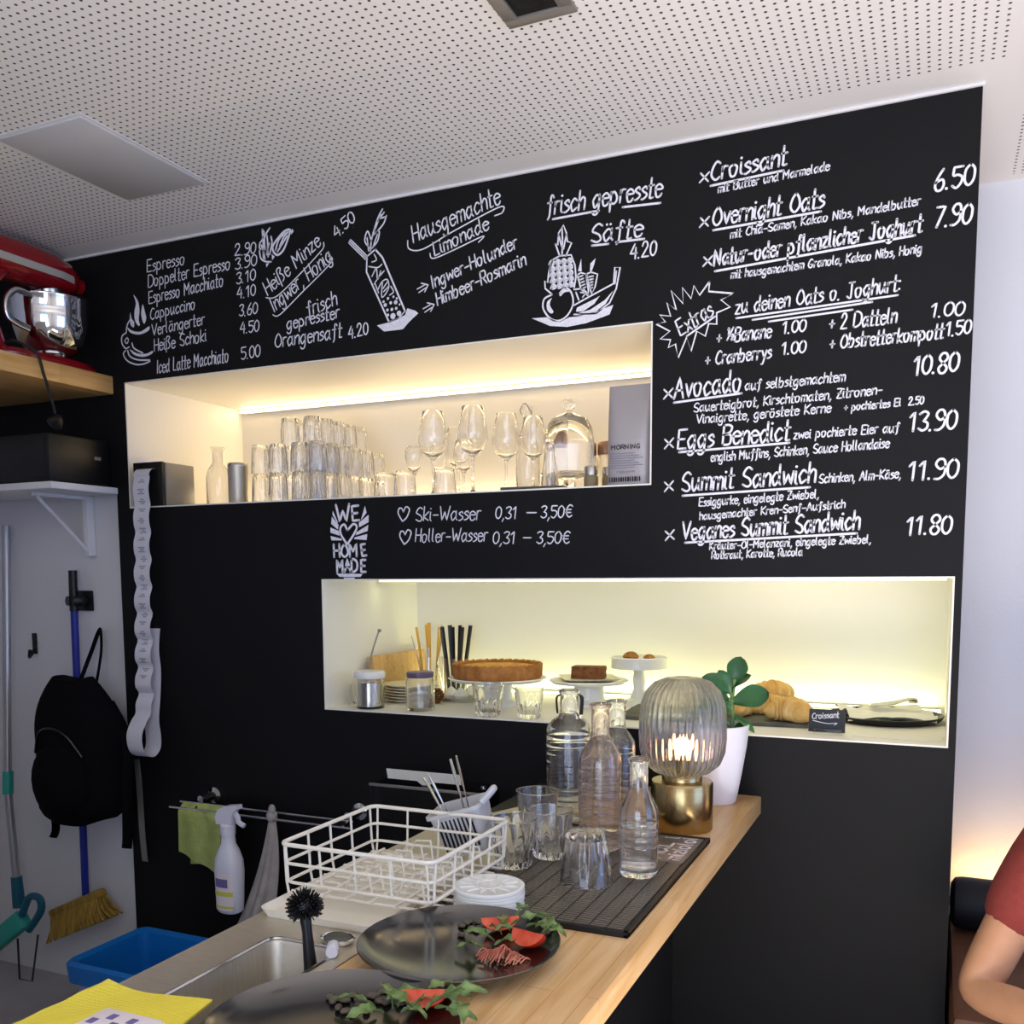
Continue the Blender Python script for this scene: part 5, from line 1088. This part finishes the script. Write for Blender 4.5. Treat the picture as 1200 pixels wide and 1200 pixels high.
for i, (x, y) in enumerate(((285, 405), (290, 330), (345, 285), (375, 350), (455, 275), (470, 300), (435, 345), (330, 305), (615, 275), (430, 290), (465, 340), (410, 360), (1000, 365))):
    q = onplate(PA, .98, *sub(zA, [(x, y)])[0]); inst('pumpkin_seed', sd, 'dark roasted seed scattered beside the salad on the farther black plate', 'seed', q, rnd.uniform(0, 3), 'seeds on the farther plate')
for i, (x, y) in enumerate(((165, 250), (215, 255), (265, 270), (330, 230), (360, 270), (220, 320), (270, 345), (320, 345), (350, 310), (440, 235), (480, 240), (525, 205), (540, 260), (560, 285), (640, 260), (655, 290), (735, 265), (415, 340), (510, 275), (180, 275))):
    q = onplate(PB, 1.02, *sub(zB, [(x, y)])[0]); inst('pumpkin_seed', sd, 'dark roasted seed scattered beside the salad on the nearer black plate', 'seed', q, rnd.uniform(0, 3), 'seeds on the nearer plate', scale=(1.05, 1.05, 1.1))
LA = [(560, 470, 2.7, 0, .004), (480, 540, 3.3, 1, .003), (620, 440, 2.2, 2, .008), (700, 380, .4, 0, .012), (740, 330, 1.1, 1, .016), (820, 380, -.2, 0, .010), (900, 390, -.4, 1, .012), (760, 440, 3.0, 2, .012), (560, 520, .2, 1, .006), (690, 430, 1.9, 0, .012), (850, 340, .1, 2, .016), (960, 450, -.7, 1, .014)]
for i, (x, y, rz, k, dz) in enumerate(LA):
    q = onplate(PA, .98, *sub(zA, [(x, y)])[0], dz); inst('arugula_leaf', am[k], 'small green salad leaf in the garnish on the farther black plate', 'salad leaf', q, 0, 'salad leaves on the farther plate', rot=(rnd.uniform(-.35, .35), rnd.uniform(-.12, .08), rz+.4))
LB = [(480, 350, 2.9, 0, .006), (560, 330, .3, 1, .012), (640, 370, 1.2, 0, .012), (720, 390, .5, 1, .012), (800, 350, .9, 0, .015), (880, 350, .1, 1, .014), (950, 330, -.1, 0, .018), (1000, 320, .4, 2, .018), (540, 390, 3.6, 1, .008), (660, 400, -.6, 2, .010), (770, 400, 2.4, 0, .012), (900, 390, -.4, 0, .014), (600, 380, 2.0, 0, .012), (1020, 360, -1.2, 1, .014), (840, 395, .8, 1, .012)]
for i, (x, y, rz, k, dz) in enumerate(LB):
    q = onplate(PB, 1.02, *sub(zB, [(x, y)])[0], dz); inst('arugula_leaf', am[k], 'green salad leaf in the garnish on the nearer black plate', 'salad leaf', q, 0, 'salad leaves on the nearer plate', rot=(rnd.uniform(-.4, .4), rnd.uniform(-.15, .08), rz+.4), scale=(1.1, 1.1, 1.0))
tomato(onplate(PA, .98, *sub(zA, [(620, 360)])[0], .0005), 5.0, .1, 'red tomato wedge behind the leaves on the farther plate', 1.05); tomato(onplate(PA, .98, *sub(zA, [(850, 500)])[0], .001), 4.3, .1, 'red tomato wedge near the rim on the farther plate', 1.15)
tomato(onplate(PB, 1.02, *sub(zB, [(840, 310)])[0], .002), 4.9, .1, 'red tomato wedge behind the leaves on the nearer plate', 1.1)
q = onplate(PA, .98, *sub(zA, [(620, 605)])[0], .002); b = MB()
for i in range(46):
    x, y = rnd.gauss(0, .014), rnd.gauss(0, .008); a = rnd.uniform(.9, 1.7); L = rnd.uniform(.018, .032); z_ = .002+.018*math.exp(-(x*x/.0003+y*y/.00012))*rnd.uniform(.5, 1)
    b.tube(spl([(x-L*.5*math.cos(a), y-L*.5*math.sin(a), z_*.4), (x, y, z_+.004), (x+L*.5*math.cos(a), y+L*.5*math.sin(a), z_*.4)], 4), .0011, 5)
ro = solo('shredded_radish', b, 'radish', 'heap of fine pinkish shredded vegetable on the farther black plate', 'vegetable shreds', q); ro['kind'] = 'stuff'
# yellow cloth over the sink front, wrapped sponge on it
pc = onlevel(140, 1178, ZT+.01)
def yc(u, v):
    x = -1.075+.235*u+.02*v; y = -1.475-.19*v-.02*math.sin(PI*u); z_ = ZT+.006+.010*math.sin(PI*min(1, u*1.2))*(.6+.4*v)+.003*math.sin(u*9+v*4)
    if x < -1.012: z_ -= (-1.012-x)*1.1
    return (x-.02*(1-u)*(v-.3), y+.05*(u-.4)*0, z_)
solo('sponge_cloth', MB().grid(yc, 40, 30, .003), 'waffle_yellow', 'bright yellow waffle sponge cloth draped over the sink edge', 'cloth')
q = onlevel(165, 1198, ZT+.03); o = thing('sponge_packet', 'small white and purple wrapped packet lying on the yellow cloth', 'packet', (q[0], q[1]-.035, ZT+.0215))
obj('packet_body', MB().box((0, 0, .012), (.095, .06, .024), .008), 'print_white', o); b = MB()
for i in range(5): b.box((-.03+i*.015, .008*((i % 2)*2-1), .0243), (.010, .012, .0008), .0003)
obj('packet_print', b, 'print_purple', o)

# ------------------------------------------------------------------ rail with cloths and spray bottle on the black wall
o = thing('towel_rail', 'slim chrome double towel rail on the black wall behind the dish rack', 'rail', (0, -.001, .735))
for y, z_, x0, x1 in ((-.062, .004, -2.225, -1.56), (-.095, -.008, -2.24, -1.545)): obj('rod', MB().tube([(x0, y, z_), (x1, y, z_)], .0042, 10), 'chrome', o)
for x in (-2.135, -1.575):
    mo = obj('mount', MB().lathe([(0, 0), (.026, 0), (.026, .006), (.014, .012), (.012, .07), (0, .072)], 24, T(x, 0, .02) @ RXm(PI/2)), 'chrome', o)
    obj('mount_arm', MB().tube([(x, -.06, .02), (x, -.062, .006), (x, -.095, -.006)], .006, 8), 'chrome', mo)
def gc(u, v):
    s_ = v*2-1; x = -2.20+.165*u; k = abs(s_)
    y = -.0785-.026*math.sin(PI*.5*min(1, (1-k)*9)) if False else -.0785+(.022 if s_ > 0 else -.026)*min(1, k*7)+.004*math.sin(u*11+v*3)
    return (x+.010*math.sin(k*4)*u, y, .742-k*(.155+.055*(u if s_ < 0 else 1-u*.4)))
solo('green_cloth', MB().grid(gc, 24, 48, .0022), 'green_cloth', 'folded olive green cloth hanging over the chrome towel rail', 'cloth')
o = thing('spray_bottle', 'white spray bottle with printed label hanging by its trigger on the towel rail', 'spray bottle', (-1.958, -.150, .437)); o.scale = (1.14, 1.1, 1.0)
b = MB(); loft(b, [[(x, y, z_) for x, y in (sup(2*PI*i/28, a, c, .85) for i in range(28))] for z_, a, c in ((0, .030, .024), (.006, .036, .028), (.05, .039, .030), (.13, .042, .032), (.165, .040, .030), (.195, .030, .024), (.215, .020, .018), (.235, .0185, .017), (.25, .0185, .017))]); bo = obj('bottle_body', b, 'white_plastic', o)
for z0, z1, mt_, a in ((.045, .125, 'print_purple', .0), (.055, .07, 'print_yellow', .001), (.018, .026, 'print_yellow', .0)):
    pass
def lab(z0, z1, mt_, off, w0=-.75, w1=.75, nm='label'):
    def f(u, v):
        z_ = z0+(z1-z0)*v; k = .0385+.003*min(1, z_/.13)+off; kk = .0295+.0022*min(1, z_/.13)+off; x, y = sup(-PI/2+w0+(w1-w0)*u, k, kk, .85); return (x, y, z_)
    return obj(nm, MB().grid(f, 20, 6, .0003), mt_, bo)
lab(.012, .128, 'print_white', .0004); lab(.058, .072, 'print_yellow', .0012, nm='label_band'); lab(.02, .027, 'print_yellow', .0012, nm='label_band'); lab(.085, .112, 'print_purple', .0012, -.55, .35, nm='label_print')
b = MB(); b.lathe([(0, .245), (.021, .245), (.021, .272), (.016, .278), (0, .278)], 24); hd = obj('spray_head', b, 'white_plastic', o)
b = MB(); b.prism([(-.030, .0), (-.034, .02), (-.024, .045), (.0, .058), (.04, .064), (.042, .052), (.03, .045), (.022, .03), (.02, .0)], -.012, .012, T(0, 0, .275) @ RXm(PI/2)); obj('head_shell', b, 'white_plastic', hd)
obj('trigger', MB().tube(spl([(.024, 0, .315), (.034, 0, .30), (.038, 0, .285), (.056, 0, .275)], 5), .006, 8, flat=1.4), 'white_plastic', hd)
def kc(u, v):
    a = u*2*PI; t = v; r = .012+.05*t+.012*math.sin(5*a+2)*t; x, y = math.cos(a)*r*1.0, math.sin(a)*r*.62
    return (-1.838+x-.070*t*t-.01*t, -.088+y, .728-.345*t+.03*t*math.cos(a))
o = thing('grey_cloth', 'grey dish cloth knotted onto the towel rail beside the spray bottle', 'cloth')
obj('cloth_drape', MB().grid(kc, 48, 24, .0015), 'grey_cloth', o)
obj('knot', MB().ell((-1.838, -.09, .735), (.017, .017, .021)).ell((-1.833, -.095, .757), (.012, .009, .016)), 'grey_cloth', o)
o = thing('paper_towel_dispenser', 'black wall dispenser with a white paper towel on top, behind the cutlery', 'dispenser', (-1.285, -.001, .70))
b = MB(); bx(b, -.175, .175, -.125, -.001, 0, .176, .004); obj('casing', b, 'black_gloss', o)
b = MB(); bx(b, -.177, .177, -.129, -.120, .170, .178, .002); obj('front_edge', b, 'frame_grey', o)
b = MB(); b.prism([(-.13, 0), (-.13, .03), (.105, .03), (.105, 0), (.02, 0), (.0, -.012), (-.02, -.012), (-.035, 0)], -.0008, .0008, T(0, -.10, .19) @ RXm(PI/2+.25)); solo('paper_towel', b, 'sheet_white', 'folded white paper towel sticking out of the black wall dispenser', 'paper towel', (-1.285, -.001, .70))
obj('lock', MB().lathe([(0, 0), (.010, 0), (.010, .006), (0, .008)], 16, T(.15, -.05, .176)), 'chrome', o)

# ------------------------------------------------------------------ bench, bolster and the person beside the black wall
o = thing('lounge_bench', 'brown leather lounge bench behind the end of the black wall', 'bench', (0, 0, 0))
b = MB(); b.box((.80, .18, .43), (1.48, .74, .14), .02); b.box((.80, .18, .29), (1.48, .74, .16), .02); obj('seat_cushion', b, 'brown_leather', o)
for x in (.14, 1.44):
    for y in (-.14, .46): obj('leg', MB().lathe([(0, .0005), (.018, .0005), (.026, .21), (0, .21)], 14, T(x, y, 0)), 'black_cabinet', o)
b = MB(); X = T(0, .40, .571) @ RYm(PI/2)
b.lathe([(0, .062), (.05, .062), (.066, .072), (.0695, .09), (.0705, .5), (.0695, .88), (.066, .9), (.05, .91), (0, .91)], 36, X)
o = thing('bolster', 'dark round bolster cushion lying on the brown bench', 'bolster'); obj('cover', b, 'bolster_black', o)
obj('end_button', MB().ell((.060, .40, .571), (.006, .012, .012)), 'frame_grey', o)

def skin(name, V, E, R, mt, parent=None, lv=2, root=0):
    me = bpy.data.meshes.new(name); me.from_pydata(V, E, []); o = bpy.data.objects.new(name, me); COL.objects.link(o)
    me.materials.append(M[mt])
    sk = o.modifiers.new('skin', 'SKIN'); sk.use_smooth_shade = True
    if not me.skin_vertices: bm = bmesh.new(); bm.from_mesh(me); bm.verts.layers.skin.verify(); bm.to_mesh(me); bm.free()
    for i, sv in enumerate(me.skin_vertices[0].data): sv.radius = R[i] if isinstance(R[i], tuple) else (R[i], R[i]); sv.use_root = (i == root)
    ss = o.modifiers.new('sub', 'SUBSURF'); ss.levels = lv; ss.render_levels = lv
    if parent: o.parent = parent
    return o
# seated, facing the camera side of the room; the upper arm hangs forward and the hand rests on the thigh
BX, BY = .462, -.22
po = thing('person', 'person in a brick-red T-shirt sitting on the bench at the end of the wall', 'person', (BX, BY, .50))
SHL = (-.205, .02, .455); ELB = (-.365, -.10, .115); WR = (-.215, -.29, .155); HA = (-.15, -.34, .178)
V = [(0, .02, .10), (0, .03, .25), (0, .03, .40), (0, .02, .50), (0, .0, .57), (0, -.01, .66), (0, -.02, .75),
     SHL, ((SHL[0]+ELB[0])/2-.005, (SHL[1]+ELB[1])/2, (SHL[2]+ELB[2])/2), ELB, ((ELB[0]+WR[0])/2, (ELB[1]+WR[1])/2, (ELB[2]+WR[2])/2), WR, HA,
     (.205, .02, .455), (.265, -.05, .29), (.30, -.14, .14), (.25, -.22, .14), (.20, -.29, .158), (.14, -.34, .178),
     (-.10, -.05, .08), (-.13, -.42, .075), (-.14, -.44, -.20), (-.14, -.42, -.44), (-.14, -.54, -.47),
     (.10, -.05, .08), (.13, -.42, .075), (.14, -.44, -.20), (.14, -.42, -.44), (.14, -.54, -.47)]
E_ = [(0, 1), (1, 2), (2, 3), (3, 4), (4, 5), (5, 6), (3, 7), (7, 8), (8, 9), (9, 10), (10, 11), (11, 12), (3, 13), (13, 14), (14, 15), (15, 16), (16, 17), (17, 18), (0, 19), (19, 20), (20, 21), (21, 22), (22, 23), (0, 24), (24, 25), (25, 26), (26, 27), (27, 28)]
Rr = [(.10, .07), (.10, .07), (.12, .085), (.085, .065), (.052, .052), (.074, .084), (.070, .080), .056, .050, .046, .040, .028, (.035, .018), .056, .050, .044, .040, .028, (.035, .018), .065, .055, .045, .030, .026, .065, .055, .045, .030, .026]
body = skin('body', V, E_, Rr, 'skin', po)
# T-shirt: torso and two sleeves around the body
tv = [(0, .02, .16), (0, .03, .23), (0, .03, .32), (0, .02, .455), (0, .012, .525), SHL, tuple(SHL[i]+(ELB[i]-SHL[i])*.34 for i in range(3)), tuple(SHL[i]+(ELB[i]-SHL[i])*.70 for i in range(3)), V[13], tuple(V[13][i]+(V[14][i]-V[13][i])*.6 for i in range(3)), tuple(V[13][i]+(V[14][i]-V[13][i])*1.25 for i in range(3)), (0, .02, .11)]
skin('t_shirt', tv, [(11, 0), (0, 1), (1, 2), (2, 3), (3, 4), (3, 5), (5, 6), (6, 7), (3, 8), (8, 9), (9, 10)], [(.165, .125), (.16, .12), (.158, .115), (.135, .11), (.085, .08), .080, .074, .072, .080, .074, .072, (.165, .125)], 'shirt_red', po, root=3)
skin('trousers', [(0, .02, .13), (-.10, -.05, .10), (-.13, -.42, .085), (-.14, -.44, -.20), (-.14, -.42, -.41), (.10, -.05, .10), (.13, -.42, .085), (.14, -.44, -.20), (.14, -.42, -.41)], [(0, 1), (1, 2), (2, 3), (3, 4), (0, 5), (5, 6), (6, 7), (7, 8)], [(.15, .10), .098, .088, .078, .066, .098, .088, .078, .066], 'trousers', po)
obj('hair', MB().ell((0, .028, .757), (.088, .092, .085)), 'hair', po)
obj('nose', MB().ell((0, -.100, .690), (.011, .016, .019)), 'skin', po)
for s_ in (-1, 1):
    e = obj('eye', MB().ell((s_*.03, -.0755, .715), (.013, .010, .0075)), 'ceramic_white', po); obj('iris', MB().ell((s_*.03, -.0835, .715), (.0055, .003, .0055)), 'hair', e)
    obj('eyebrow', MB().tube(spl([(s_*.016, -.083, .735), (s_*.032, -.083, .739), (s_*.048, -.074, .733)], 4), .0035, 6), 'hair', po)
    obj('ear', MB().ell((s_*.078, .0, .70), (.011, .022, .032)), 'skin', po)
    obj('shoe', MB().ell((s_*.14, -.49, -.462), (.046, .115, .038)), 'black_plastic', po)
obj('mouth', MB().ell((0, -.083, .648), (.022, .010, .006)), 'tomato_flesh', po)
# fingers of both hands, rooted in the palms
for s_, hp in ((-1, HA), (1, V[18])):
    for k in range(4):
        bx0 = hp[0]+(-.024+.016*k); L = (.062, .074, .070, .055)[k if s_ < 0 else 3-k]
        q = [(bx0, hp[1]-.005, hp[2]+.004), (bx0+.002, hp[1]-L*.5, hp[2]), (bx0+.003, hp[1]-L*.85, hp[2]-.012), (bx0+.003, hp[1]-L, hp[2]-.026)]
        obj('finger', MB().tube(spl(q, 4), [.0095]*9+[.0085, .008, .007, .005], 8), 'skin', po)
    q = [(hp[0]-s_*.026, hp[1]+.03, hp[2]), (hp[0]-s_*.045, hp[1]-.005, hp[2]), (hp[0]-s_*.05, hp[1]-.03, hp[2]-.008)]
    obj('thumb', MB().tube(spl(q, 5), [.011]*8+[.009, .008, .006], 8), 'skin', po)
